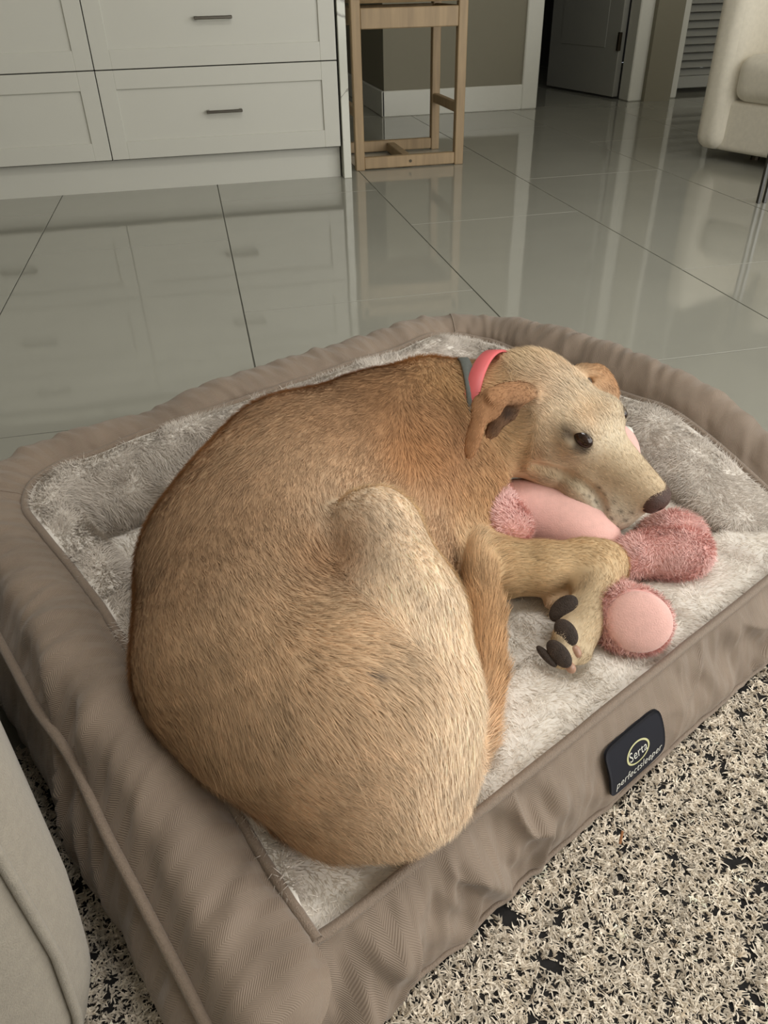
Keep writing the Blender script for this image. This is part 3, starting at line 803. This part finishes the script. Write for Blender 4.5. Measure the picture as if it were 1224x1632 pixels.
o, V, F, N = sdf_part('leg', ch([(1030, 858, 0.136, 0.012), (1066, 850, 0.136, 0.020), (1092, 854, 0.135, 0.019)]), 0.003, MT['pink_back'], toy, k=0.014); fuzz(o, V, F, N, 6000)
fc = at(1006, 990, 0.140); fdir = unit(CAM + np.array([0.10, -0.05, -0.12]) - fc)
o, V, F, N = sdf_part('foot', [(fc - fdir * 0.006, np.array([0.030, 0.040, 0.036]), basis(fdir)), (at(975, 950, 0.135), np.array([0.022] * 3)), (at(960, 915, 0.132), np.array([0.018] * 3))], 0.0028, MT['pink_back'], toy, k=0.016)
fm = fc + fdir * 0.016 + BU * 0.009; fr = (V - fm); fr = fr - (fr @ fdir)[:, None] * fdir
fuzz(o, V, F, N, 9000, mask=~((np.linalg.norm(fr, axis=1) < 0.029) & (((V - fm) @ fdir) > -0.02)))
so, V, F, N = sdf_part('sole', [(fc + fdir * 0.0180 + BU * 0.006 - BV * 0.002, np.array([0.013, 0.033, 0.031]), basis(fdir))], 0.0022, MT['pink_velour'], o)
o, V, F, N = sdf_part('head', ch([(978, 700, 0.195, 0.020), (992, 718, 0.19, 0.016), (998, 740, 0.18, 0.012)]), 0.003, MT['pink_velour'], toy)
o2, V, F, N = sdf_part('eye', [(at(998, 690, 0.205), np.array([0.009] * 3))], 0.0015, MT['toy_white'], o)

# ------------------------------------------------------------------ dog
dog = thing('dog', 'yellow labrador curled up on its bed, chin resting on a pink toy', 'dog', tuple(at(520, 1000, 0.112)))
TAN = (206, 174, 140); ORANGE = (180, 142, 106); CREAM = (244, 222, 193); PALE = (240, 219, 191); HEAD = (232, 215, 188); EAR = (172, 128, 92)
BACK = (190, 160, 128); GREY = (208, 198, 180)
D = Field((-0.22, 0.20, 0.085), (0.60, 0.98, 0.40), 0.0027)
def pt(a, b, c): return at(a, b, c)
def body(kn, k, col, ln, cols=None):
    for i, (a, b) in enumerate(zip(kn[:-1], kn[1:])):
        D.cone(pt(*a[:3]), pt(*b[:3]), a[3], b[3], k=k, col=(cols[i] if cols else col), ln=ln)
# trunk: neck base round the curled back to the rump
body([(690, 668, 0.232, 0.068), (615, 722, 0.214, 0.092), (490, 792, 0.214, 0.106), (415, 915, 0.212, 0.105), (420, 1045, 0.206, 0.098), (528, 1135, 0.203, 0.092)], 0.045, None, 0.014,
     [ORANGE, ORANGE, TAN, BACK, (206, 174, 140)])
D.ell(pt(447, 850, 0.213), [0.107] * 3, k=0.03, col=TAN, ln=0.014, flow=pt(415, 915, 0.21) - pt(490, 792, 0.21))
body([(528, 1135, 0.203, 0.092), (570, 1225, 0.165, 0.058), (630, 1245, 0.155, 0.046)], 0.04, TAN, 0.015)
body([(610, 900, 0.16, 0.085), (560, 1050, 0.17, 0.085)], 0.05, TAN, 0.014)          # flank inside the curl
# chest and shoulder
body([(650, 745, 0.215, 0.085), (715, 775, 0.185, 0.066)], 0.04, ORANGE, 0.013)
body([(700, 700, 0.22, 0.066), (722, 800, 0.18, 0.052), (735, 880, 0.15, 0.036)], 0.025, (190, 146, 102), 0.012)
# hind leg folded on top of the trunk
body([(596, 856, 0.282, 0.044), (636, 985, 0.262, 0.049)], 0.014, PALE, 0.012)
body([(636, 985, 0.262, 0.048), (652, 1120, 0.216, 0.052), (640, 1215, 0.172, 0.052)], 0.03, CREAM, 0.012)
body([(540, 840, 0.284, 0.018), (590, 852, 0.284, 0.040)], 0.010, PALE, 0.013)
body([(690, 1080, 0.185, 0.034), (695, 1200, 0.150, 0.033), (680, 1255, 0.140, 0.033)], 0.02, CREAM, 0.011)
body([(560, 1080, 0.230, 0.070), (625, 990, 0.235, 0.046)], 0.03, (206, 174, 134), 0.013)
# hind foot under the tail
body([(740, 1180, 0.125, 0.020), (768, 1090, 0.124, 0.018), (789, 1052, 0.122, 0.010)], 0.01, (206, 160, 120), 0.006)
# tail
tailk = [(705, 1270, 0.130, 0.022), (752, 1170, 0.135, 0.021), (772, 1075, 0.142, 0.020), (771, 985, 0.158, 0.0195), (764, 915, 0.170, 0.0165), (753, 865, 0.178, 0.010), (745, 838, 0.184, 0.003)]
body(tailk, 0.006, None, 0.024, [ORANGE, (192, 152, 110), (192, 152, 110), (192, 154, 114), (208, 178, 140), (230, 212, 182)])
# fore leg: elbow, forearm, bent wrist, paw turned over
FORE = (206, 176, 134)
body([(735, 880, 0.150, 0.040), (790, 905, 0.148, 0.034), (860, 905, 0.150, 0.0285), (930, 897, 0.152, 0.0255), (958, 900, 0.150, 0.0265)], 0.012, FORE, 0.010)
body([(958, 902, 0.150, 0.026), (950, 945, 0.145, 0.0215), (935, 985, 0.137, 0.0195), (922, 1010, 0.131, 0.019)], 0.012, (214, 190, 154), 0.008)
TOE = (216, 196, 164)
body([(928, 1005, 0.130, 0.015), (924, 1040, 0.125, 0.0125)], 0.006, TOE, 0.006)
body([(915, 1010, 0.130, 0.015), (897, 1045, 0.126, 0.014)], 0.006, TOE, 0.006)
body([(912, 1000, 0.136, 0.014), (900, 1015, 0.138, 0.013)], 0.006, TOE, 0.006)
body([(925, 980, 0.136, 0.014), (905, 972, 0.140, 0.013), (890, 978, 0.138, 0.009)], 0.006, TOE, 0.006)
body([(905, 945, 0.128, 0.012), (880, 958, 0.126, 0.010)], 0.006, (200, 160, 134), 0.005)
# neck
body([(690, 668, 0.232, 0.068), (760, 668, 0.236, 0.060), (825, 678, 0.234, 0.056)], 0.03, (206, 172, 128), 0.016)
# head frame: a towards the nose, b across to the far side, c to the top of the skull
HA = at(890, 608, 0.295); HN = at(1066, 778, 0.212)
hF = unit(HN - HA); hL = at(945, 592, 0.295) - at(830, 625, 0.295); hL = unit(hL - hF * hL.dot(hF)); hT = np.cross(hL, hF)
if hT[2] < 0: hT = -hT
HB = np.stack([hF, hL, hT])
def hd(a, b, c): return HA + hF * a + hL * b + hT * c
back = -hF
def hs(a, b, c, r, k=0.018, col=HEAD, ln=0.007, flow=None, cut=False): D.ell(hd(a, b, c), [r] * 3 if np.ndim(r) == 0 else r, HB, k=k, col=col, ln=ln, flow=back if flow is None else flow, cut=cut)
def hc(p, q, ra, rb, k=0.016, col=HEAD, ln=0.006): D.cone(hd(*p), hd(*q), ra, rb, k=k, col=col, ln=ln, flow=back)
hs(0.020, 0, -0.048, (0.074, 0.061, 0.056), k=0.03, ln=0.010)
hs(-0.03, 0, -0.06, (0.05, 0.06, 0.056), k=0.03, ln=0.013, col=(212, 184, 144))
for s in (-1, 1):
    hs(0.064, s * 0.025, -0.012, 0.023, k=0.022, col=(222, 204, 176))
    hs(0.030, s * 0.036, -0.066, 0.036, k=0.02, col=(216, 190, 152), ln=0.011)
    hs(0.147, s * 0.018, -0.066, 0.0285, k=0.010, col=GREY, ln=0.005)
    hs(0.125, s * 0.025, -0.074, 0.027, k=0.012, col=GREY, ln=0.005)
    hs(0.100, s * 0.029, -0.066, 0.026, k=0.014, col=(212, 194, 164), ln=0.006)
    hs(0.062, s * 0.036, -0.074, 0.026, k=0.014, col=(214, 192, 158), ln=0.008)
hc((0.070, 0, -0.040), (0.150, 0, -0.040), 0.039, 0.027, col=(214, 196, 166))
hc((0.075, 0, -0.020), (0.166, 0, -0.022), 0.021, 0.0155, k=0.014, col=(206, 184, 152))
hc((0.020, 0, -0.108), (0.140, 0, -0.098), 0.032, 0.022, k=0.010, col=GREY, ln=0.007)
hs(-0.01, 0, -0.11, 0.045, k=0.03, col=(220, 196, 158), ln=0.014)
# eye sockets and lids
def surf_b(a, c, s):
    bs = np.linspace(0.0, 0.09, 181); d = D.sample_at(np.stack([hd(a, s * b, c) for b in bs])); j = np.argmax(d > 0)
    return s * bs[j]
def hit(px, py):
    d = R @ np.array([px - 612.0, py - 816.0, FOC]); d /= np.linalg.norm(d)
    ts = np.linspace(0.3, 1.5, 1600); P_ = CAM + ts[:, None] * d; v_ = D.sample_at(P_)
    inside = np.all((P_ > D.lo) & (P_ < D.lo + (D.n - 1) * D.h), axis=1)
    return P_[np.argmax((v_ < 0) & inside)]
def face(a, c, s, out=0.0): return hd(a, surf_b(a, c, s) + s * out, c)
EA, EC = 0.0700, -0.0005
EB = {s: surf_b(EA, EC, s) for s in (-1, 1)}
MOUTH = [(0.040, -0.100), (0.070, -0.099), (0.100, -0.095), (0.130, -0.094), (0.150, -0.093), (0.163, -0.084)]
ML = {s: [face(a, c, s) for a, c in MOUTH] for s in (-1, 1)}
CREASE = [hit(*p) for p in catmull([(846, 742), (880, 750), (912, 762), (940, 780), (957, 800), (961, 820)], 14)]
DOTS = [face(0.118 + 0.012 * (q % 5) + 0.004 * rng.random(), -0.040 - 0.010 * (q // 5) - 0.004 * rng.random(), -1) for q in range(20)]
for s in (-1, 1):
    if s < 0: hs(EA, EB[s] + s * 0.001, EC, (0.0135, 0.006, 0.0052), k=0.005, cut=True)
# mouth line between flew and jaw
for s in (-1, 1):
    for p, q in zip(ML[s][:-1], ML[s][1:]): D.cone(p, q, 0.0030, 0.0030, k=0.005, cut=True)
for p, q in zip(CREASE[:-1], CREASE[1:]): D.cone(p, q, 0.0016, 0.0016, k=0.009, cut=True)
# ears
def flap(kn, wid, thick, nrm, col, ln=0.006, k=0.006):
    K_ = [np.asarray(q, float) for q in kn]
    for a, b, w_ in zip(K_[:-1], K_[1:], wid):
        x = unit(b - a); z = unit(np.asarray(nrm) - x * np.dot(nrm, x)); y = np.cross(z, x)
        D.ell((a + b) / 2, [np.linalg.norm(b - a) * 0.72, w_, thick], np.stack([x, y, z]), k=k, col=col, ln=ln, flow=b - a)
tocam = unit(CAM - HA)
e0, e1, e2, e3 = at(845, 622, 0.300), at(790, 632, 0.315), at(764, 662, 0.300), at(749, 722, 0.270)
flap([e0, e1], [0.016], 0.0055, tocam + np.array([0, 0, 0.5]), EAR, k=0.012)
flap([e1, e2, e3], [0.018, 0.010], 0.0042, tocam - BU * 0.6, EAR)
flap([at(822, 642, 0.298), at(796, 668, 0.288), at(780, 695, 0.275)], [0.013, 0.009], 0.004, tocam + BU * 0.4, (112, 82, 60))  # inner flap coloured dark for the shaded inside of the ear
f0, f1, f2 = at(920, 590, 0.285), at(955, 590, 0.282), at(976, 636, 0.255)
flap([f0, f1], [0.016], 0.006, np.array([0.2, 0.0, 1.0]), (188, 148, 108))
flap([f1, f2], [0.017], 0.0045, unit(tocam + hL * 0.6), EAR)
# skin folds behind the elbow
for p, q in (((672, 742, 0.292), (690, 830, 0.262)), ((640, 745, 0.302), (676, 812, 0.276))):
    D.cone(pt(*p), pt(*q), 0.004, 0.004, k=0.012, cut=True)
D.cone(pt(712, 1282, 0.176), pt(742, 1268, 0.160), 0.002, 0.002, k=0.006, cut=True)
DV, DF = D.surface(); DV = D.relax(DV, DF, 2); DN = D.normals(DV)
dcol, dflow, dlen = D.blend(DV)
# coat markings, darker rib patches, and shade painted into creases and ear
dcol = dcol * (1 + 0.13 * noise(DV[:, 0] * 22, DV[:, 1] * 22, DV[:, 2] * 22, 71) + 0.08 * noise(DV[:, 0] * 55, DV[:, 1] * 55, DV[:, 2] * 55, 72))[:, None]
def paint(c, r, colr, amt=1.0):
    global dcol
    j = np.argmin(((DV - c) ** 2).sum(1)); c = DV[j]
    q = np.linalg.norm(DV - c, axis=1); wgt = (np.exp(-(q / r) ** 2) * amt)[:, None]; dcol = dcol * (1 - wgt) + lin(colr) * wgt
def paint_line(pts, r, colr, amt=1.0):
    for p in catmull(pts, 40): paint(p, r, colr, amt)
paint(at(360, 890, 0.30), 0.075, (150, 120, 92), 0.5); paint(at(420, 790, 0.31), 0.06, (156, 124, 94), 0.4); paint(at(610, 640, 0.31), 0.06, (142, 104, 70), 0.5); paint(at(520, 690, 0.315), 0.06, (142, 104, 70), 0.45); paint(at(690, 700, 0.30), 0.05, (160, 108, 64), 0.5)
paint(at(700, 620, 0.30), 0.04, (186, 146, 98), 0.5)
paint(at(560, 880, 0.29), 0.035, (164, 116, 72), 0.5); paint(at(560, 940, 0.28), 0.03, (176, 126, 80), 0.4)
paint(at(660, 720, 0.29), 0.03, (178, 128, 84), 0.4)
for q in range(70):      # mottled darker guard hairs along the back
    i = rng.integers(0, len(DV))
    if DN[i, 2] > 0.1 and q < 200: paint(DV[i], 0.018 + 0.02 * rng.random(), dcol[i] and (150, 114, 80) if False else (158, 120, 84), 0.10)
eyeN = hd(EA, EB[-1], EC); eyeF = hd(EA, EB[1], EC)
for e_, s in ((eyeN, -1), (eyeF, 1)):
    paint(e_ + hF * 0.012, 0.0095, (48, 38, 34), 0.9); paint(e_ - hF * 0.012, 0.0080, (48, 38, 34), 0.85); paint(e_ + hF * 0.019 - hT * 0.003, 0.006, (52, 42, 38), 0.8); paint(e_ - hT * 0.008, 0.0055, (54, 44, 40), 0.8); paint(e_ + hT * 0.008, 0.0055, (54, 44, 40), 0.8); paint(e_ + hF * 0.010 + hT * 0.020, 0.008, (120, 106, 94), 0.55)
    paint_line(ML[s], 0.0038, (70, 60, 54), 0.30); paint_line(ML[s][2:], 0.010, (130, 120, 108), 0.06)
paint_line(CREASE, 0.0026, (100, 86, 76), 0.16); paint_line([hit(*p) for p in ((862, 764), (900, 784), (930, 815), (952, 842), (985, 846))], 0.009, (150, 138, 122), 0.06)  # cheek crease shade painted in; the grey lip band is its own colour
for q_ in range(24): paint(hit(880 + 75 * rng.random(), 772 + 60 * rng.random()), 0.002, (120, 106, 94), 0.5)
for s in (-1, 1):
    paint(hd(0.15, s * 0.02, -0.07), 0.014, (120, 110, 98), 0.35)
    paint(hd(0.045, s * 0.058, -0.045), 0.014, (168, 126, 92), 0.45)
paint(hd(0.172, 0, -0.03), 0.016, (70, 60, 56), 0.7); paint(hd(0.055, 0, 0.006), 0.022, (204, 166, 122), 0.5); paint(hd(0.06, -0.02, 0.0), 0.015, (204, 162, 118), 0.4)
paint(hd(0.09, 0.0, 0.0), 0.03, (232, 220, 196), 0.5); paint(hd(0.12, -0.02, -0.03), 0.022, (196, 174, 142), 0.5)
paint(at(808, 660, 0.292), 0.013, (48, 36, 30), 0.9); paint(at(822, 648, 0.295), 0.009, (56, 44, 36), 0.8); paint(at(790, 680, 0.285), 0.010, (70, 52, 40), 0.7)  # shade inside the ear opening and its folds painted dark
for q in DOTS: paint(q, 0.0022, (60, 50, 44), 0.85)      # whisker dots
body_o = link('body', mesh('body', DV, DF, col=dcol), MT['skin'], dog)
# short coat
w_eye = np.minimum(np.linalg.norm(DV - eyeN, axis=1), np.linalg.norm(DV - eyeF, axis=1))
ok = (DV[:, 2] > 0.118) & (DN[:, 2] > -0.45) & (w_eye > 0.011)
dens = np.where(np.linalg.norm(DV - hd(0.07, 0, -0.04), axis=1) < 0.12, 1.7, 1.0)
nh = 170000
P, N_, Dd, Cc, Ll = sample(DV, DF, nh, DN, dflow, dcol, dlen, mask=ok, weight=dens)
Dd = unit(Dd) + 0.22 * np.stack([noise(P[:, 0] * 24, P[:, 1] * 24, P[:, 2] * 24, s) for s in (51, 52, 53)], 1) + rng.normal(0, 0.13, (nh, 3))
sh = 1 + 0.10 * noise(P[:, 0] * 110, P[:, 1] * 110, P[:, 2] * 110, 54) + rng.normal(0, 0.19, nh)
Cc = np.clip(Cc * sh[:, None], 0.005, 1)
strands('coat', P, N_, Dd, Ll * (0.7 + 0.6 * rng.random(nh)), 0.0006 + 0.0004 * rng.random(nh), Cc, MT['fur'], body_o, lift=0.20 + 0.14 * rng.random(nh), nmix=0.0, tipcol=1.10)
# eyes, nose, pads, claws
def part_ell(name, prims, h, mat, parent, k=0.004): return sdf_part(name, prims, h, mat, parent, k=k)[0]
for s in (-1, 1):
    e_ = hd(EA, EB[s] - s * (0.0092 if s < 0 else 0.0125), EC)
    part_ell('eye', [(e_, np.array([0.0130, 0.0085, 0.0085]), HB)], 0.0009, MT['eye'], dog)
nf = Field(hd(0.175, 0, -0.02) - 0.035, hd(0.175, 0, -0.02) + 0.035, 0.0009)
nf.ell(hd(0.170, 0, -0.022), [0.014, 0.018, 0.0145], HB, k=0.006); nf.ell(hd(0.176, 0, -0.026), [0.010, 0.0145, 0.013], HB, k=0.006)
nf.ell(hd(0.172, 0.010, -0.030), [0.010, 0.009, 0.010], HB, k=0.006); nf.ell(hd(0.172, -0.010, -0.030), [0.010, 0.009, 0.010], HB, k=0.006)
for s in (-1, 1): nf.ell(hd(0.183, s * 0.0085, -0.027), [0.007, 0.0035, 0.0045], HB, k=0.003, cut=True); nf.cone(hd(0.182, s * 0.011, -0.029), hd(0.172, s * 0.018, -0.032), 0.0018, 0.0012, k=0.002, cut=True)
nf.cone(hd(0.187, 0, -0.024), hd(0.182, 0, -0.042), 0.001, 0.001, k=0.002, cut=True)
V, F = nf.surface(); V = nf.relax(V, F, 2); link('nose', mesh('nose', V, F), MT['nose'], dog)['label'] = 'dark brown leathery nose'
def pad(pxy, z, r, tilt, long, parent=dog):
    c = at(*pxy, z); n = unit(CAM - c + np.asarray(tilt)); x = unit(np.asarray(long) - n * np.dot(long, n)); y = np.cross(n, x)
    part_ell('paw_pad', [(c, np.array(r), np.stack([x, y, n]))], 0.0011, MT['pad'], parent)
ldir = at(890, 1060, 0.13) - at(885, 1010, 0.13)
pad((898, 970), 0.1490, [0.0180, 0.0110, 0.0056], (-0.25, 0, 0), at(925, 955, 0.14) - at(880, 985, 0.14))
pad((902, 1008), 0.1472, [0.0150, 0.0105, 0.0056], (-0.25, 0, 0), at(912, 1028, 0.13) - at(894, 990, 0.13))
pad((891, 1042), 0.1365, [0.0162, 0.0095, 0.0055], (-0.3, 0, 0), at(902, 1062, 0.13) - at(878, 1022, 0.13))
pad((871, 1046), 0.130, [0.0145, 0.0045, 0.005], (-0.5, 0, 0), at(888, 1066, 0.13) - at(864, 1028, 0.13))
for (a, b) in (((916, 1034, 0.136), (922, 1044, 0.132)), ((908, 1062, 0.126), (912, 1068, 0.122))):
    part_ell('claw', [(at(*a), 0.0042), ((at(*a) + at(*b)) / 2, 0.0040), (at(*b), 0.0028)], 0.0009, MT['claw'], dog)
# collars
def band(name, c, axis, rad, width, thick, mat, parent, squash=1.0, up=(0, 0, 1), n=64):
    ax = unit(np.asarray(axis, float)); y = unit(np.asarray(up) - ax * np.dot(up, ax)); x = np.cross(y, ax)
    a = np.linspace(0, 2 * np.pi, n, endpoint=False)
    rows = []
    for (dr_, dw) in ((0, -0.5), (0.5, -0.46), (1, -0.38), (1, 0.38), (0.5, 0.46), (0, 0.5)):
        r_ = rad + dr_ * thick
        rows.append(c + (np.cos(a) * r_ * squash)[:, None] * x + (np.sin(a) * r_)[:, None] * y + ax * dw * width)
    V = np.stack(rows, 1); kk = len(rows)
    F = [(i * kk + j, ((i + 1) % n) * kk + j, ((i + 1) % n) * kk + (j + 1) % kk, i * kk + (j + 1) % kk) for i in range(n) for j in range(kk)]
    return link(name, mesh(name, V.reshape(-1, 3), F), mat, parent)
nax = unit(at(825, 668, 0.238) - at(690, 662, 0.235))
g1 = band('flea_collar', at(742, 668, 0.238), nax + np.array([0.1, 0.22, 0.0]), 0.0715, 0.013, 0.003, MT['grey'], dog); g1['label'] = 'grey flea collar'
g2 = band('collar', at(789, 660, 0.245), unit(nax + np.array([-0.05, -0.35, 0.20])), 0.074, 0.020, 0.003, MT['pink_band'], dog); g2['label'] = 'pink vinyl collar standing off the neck'

# ------------------------------------------------------------------ rug
rug = thing('rug', 'shaggy beige wool rug flecked with black under the dog bed', 'rug', (0.3, 0.0, 0.0005))
MB().box((-1.3, -1.5, 0.0005), (1.75, 0.60, 0.0075), 0.003).build('rug_backing', MT['rug_ground'], rug)
pt_ = []
sp = 0.0096
for i, y in enumerate(np.arange(-0.10, 0.60, sp * 0.92)):
    x = np.arange(-0.34, 1.06, sp) + (i % 2) * sp * 0.5
    pt_.append(np.stack([x, np.full_like(x, y)], 1))
pt_ = np.concatenate(pt_); pt_ += rng.normal(0, sp * 0.2, pt_.shape)
rel = pt_ - BO[:2]; pu_ = rel @ BU[:2]; pv_ = rel @ BV[:2]
q = np.array([-0.02, 0.0]); keep = ~((pu_ > -0.09) & (pv_ > -0.030) & (pu_ < 0.84))
keep &= ~((noise(pt_[:, 0] * 95, pt_[:, 1] * 95, 0, 61) > 0.58 + 0.22 * noise(pt_[:, 0] * 6, pt_[:, 1] * 6, 0, 62)) & (rng.random(len(pt_)) < 0.85)) & (rng.random(len(pt_)) > 0.03)
pt_ = pt_[keep]
nt_ = len(pt_); per_t = 22
cen = np.repeat(pt_, per_t, 0); n = len(cen)
ang = rng.random(n) * 2 * np.pi; rad_ = 0.0046 * np.sqrt(rng.random(n))
P = np.column_stack([cen[:, 0] + rad_ * np.cos(ang), cen[:, 1] + rad_ * np.sin(ang), np.full(n, 0.0075)])
Dn = np.column_stack([np.cos(ang), np.sin(ang), np.zeros(n)]) + rng.normal(0, 0.5, (n, 3)) * [1, 1, 0]
tone = np.repeat(1 + 0.13 * rng.normal(0, 1, nt_), per_t) + rng.normal(0, 0.10, n)
Cc = np.clip(lin((222, 211, 194))[None] * tone[:, None], 0.01, 0.95)
strands('tufts', P, np.tile([0, 0, 1.0], (n, 1)), Dn, 0.0100 * (0.5 + 0.7 * rng.random(n)), 0.0026, Cc, MT['rug'], rug, lift=np.where(rng.random(n) < 0.5, 0.95, 0.75), seg=4, curl=0.30, taper=0.35, nmix=0.0, bend=0.55, tipcol=1.15)
nd0, nd1 = at(988, 1345, 0.024), at(992, 1325, 0.026)
tag(MB().tube([nd0, (nd0 + nd1) / 2 + np.array([0, 0, 0.001]), nd1], 0.0012, 6).build('dry_needle', MT['needle']), 'tiny dry brown needle lying on the shaggy rug', 'debris')

# ------------------------------------------------------------------ added ceiling panel above the bed, unseen, housing the overhead fill
cl = thing('added_ceiling_light', 'flat white light panel added unseen above the dog bed as overhead fill', 'light', (0.55, 0.55, 2.6))
MB().box((-0.04, 0.26, 2.56), (-0.02, 0.84, 2.6)).box((1.12, 0.26, 2.56), (1.14, 0.84, 2.6)).box((-0.02, 0.26, 2.56), (1.12, 0.28, 2.6)).box((-0.02, 0.82, 2.56), (1.12, 0.84, 2.6)).build('frame', MT['white'], cl)
MB().box((-0.02, 0.28, 2.575), (1.12, 0.82, 2.6)).build('diffuser', MT['ceil'], cl)

# ------------------------------------------------------------------ sofa beside the bed
sofa = thing('sofa', 'oatmeal woven sofa arm close beside the dog bed', 'sofa', tuple(B(-0.5, 0.45, 0)))
def soft_box(u0, u1, v0, v1, z0, z1, r, bulge, n=40):
    """upholstered block: rounded box with bulging faces (bed-aligned)"""
    c = np.array([(u0 + u1) / 2, (v0 + v1) / 2, (z0 + z1) / 2]); hsz = np.array([u1 - u0, v1 - v0, z1 - z0]) / 2
    V = []; F = []
    for ax in range(3):
        for sg in (-1, 1):
            a, b = (ax + 1) % 3, (ax + 2) % 3
            s, t = np.meshgrid(np.sin(np.linspace(-1, 1, n) * math.pi / 2), np.sin(np.linspace(-1, 1, n) * math.pi / 2), indexing='ij')
            p = np.zeros((n, n, 3)); p[..., ax] = sg * hsz[ax]; p[..., a] = s * hsz[a]; p[..., b] = t * hsz[b]
            inner = np.clip(p, -(hsz - r), hsz - r); q = inner + unit(p - inner + 1e-9) * r
            q[..., ax] += sg * bulge * np.cos(s * math.pi / 2) * np.cos(t * math.pi / 2)
            k = len(V) * n * n
            f = grid_faces(n, n); F.append((f if sg > 0 else f[:, ::-1])[:, ::-1] + k); V.append(q.reshape(-1, 3))
    V = np.concatenate(V) + c
    return V, np.concatenate(F)
V, F = soft_box(-0.95, -0.150, 0.055, 0.95, 0.035, 0.56, 0.05, 0.012)
prf = np.interp(V[:, 2], [0.03, 0.07, 0.12, 0.2, 0.35, 0.56], [-0.022, 0.004, 0.020, 0.026, 0.024, 0.0])
V[:, 0] += (prf - 0.007) * np.clip((V[:, 0] + 0.5) / 0.35, 0, 1)
V = B(V[:, 0], V[:, 1], V[:, 2]); link('arm', mesh('arm', V, F), MT['sofa'], sofa)
zz = np.linspace(0.06, 0.42, 40)
V, F = tube_vf(B(-0.180 + np.interp(zz, [0.03, 0.07, 0.12, 0.2, 0.35, 0.56], [-0.022, 0.004, 0.020, 0.026, 0.024, 0.0]), np.full(40, 0.0590), zz), 0.0034, 8); link('seam', mesh('seam', V, F), MT['sofa'], sofa)
for (u, v) in ((-0.22, 0.13), (-0.22, 0.86), (-0.88, 0.13), (-0.88, 0.86)):
    MB().tube([B(u, v, 0.0085), B(u, v, 0.05)], 0.02, 12).build('foot', MT['hinge'], sofa)

# ------------------------------------------------------------------ armchair and side table by the closet
ach = thing('armchair', 'cream slipcovered armchair with rounded arm and loose cushions', 'armchair', (2.6, 3.1, 0))
cx = np.array([0.94, 0.33]); cx /= np.linalg.norm(cx); cy = np.array([-cx[1], cx[0]])     # towards the chair back, across to the far arm
def chairpt(V):
    V = np.asarray(V); return np.column_stack([2.20 + V[:, 0] * cx[0] + V[:, 1] * cy[0], 2.99 + V[:, 0] * cx[1] + V[:, 1] * cy[1], V[:, 2]])
def cpart(name, box, r, bulge, n=24):
    V, F = soft_box(*box, r, bulge, n); return link(name, mesh(name, chairpt(V), F), MT['cream'], ach)
cpart('base', (0.03, 0.75, -0.60, 0.22, 0.045, 0.235), 0.02, 0.004)
cpart('seat_cushion', (0.0, 0.62, -0.46, 0.165, 0.235, 0.40), 0.05, 0.015)
cpart('arm', (-0.005, 0.80, 0.17, 0.31, 0.045, 0.66), 0.055, 0.01)
cpart('arm', (-0.005, 0.80, -0.64, -0.465, 0.045, 0.66), 0.055, 0.01)
cpart('back', (0.66, 0.86, -0.60, 0.28, 0.10, 0.88), 0.06, 0.02)
cpart('back_cushion', (0.44, 0.66, -0.45, 0.12, 0.395, 0.86), 0.07, 0.03)
for a in (0.20, 0.68):
    for b in (-0.52, 0.12): 
        p = chairpt([[a, b, 0]])[0]; MB().tube([(p[0], p[1], 0), (p[0], p[1], 0.06)], 0.02, 10).build('foot', MT['hinge'], ach)
tb = thing('side_table', 'slim chrome legged side table in front of the cream armchair', 'table', (2.1, 2.45, 0))
tx0, ty0 = 1.895, 2.485
for (x, y) in ((tx0, ty0), (tx0 + 0.24, ty0), (tx0, ty0 - 0.4), (tx0 + 0.24, ty0 - 0.4)):
    mb = MB()
    mb.box((x, y, 0.0), (x + 0.012, y + 0.012, 0.50), 0.001).box((x + 0.024, y, 0.0), (x + 0.036, y + 0.012, 0.50), 0.001)
    mb.build('leg', MT['chrome'], tb)
MB().box((tx0 - 0.01, ty0 - 0.41, 0.50), (tx0 + 0.285, ty0 + 0.02, 0.52), 0.003).build('table_top', MT['chrome'], tb)
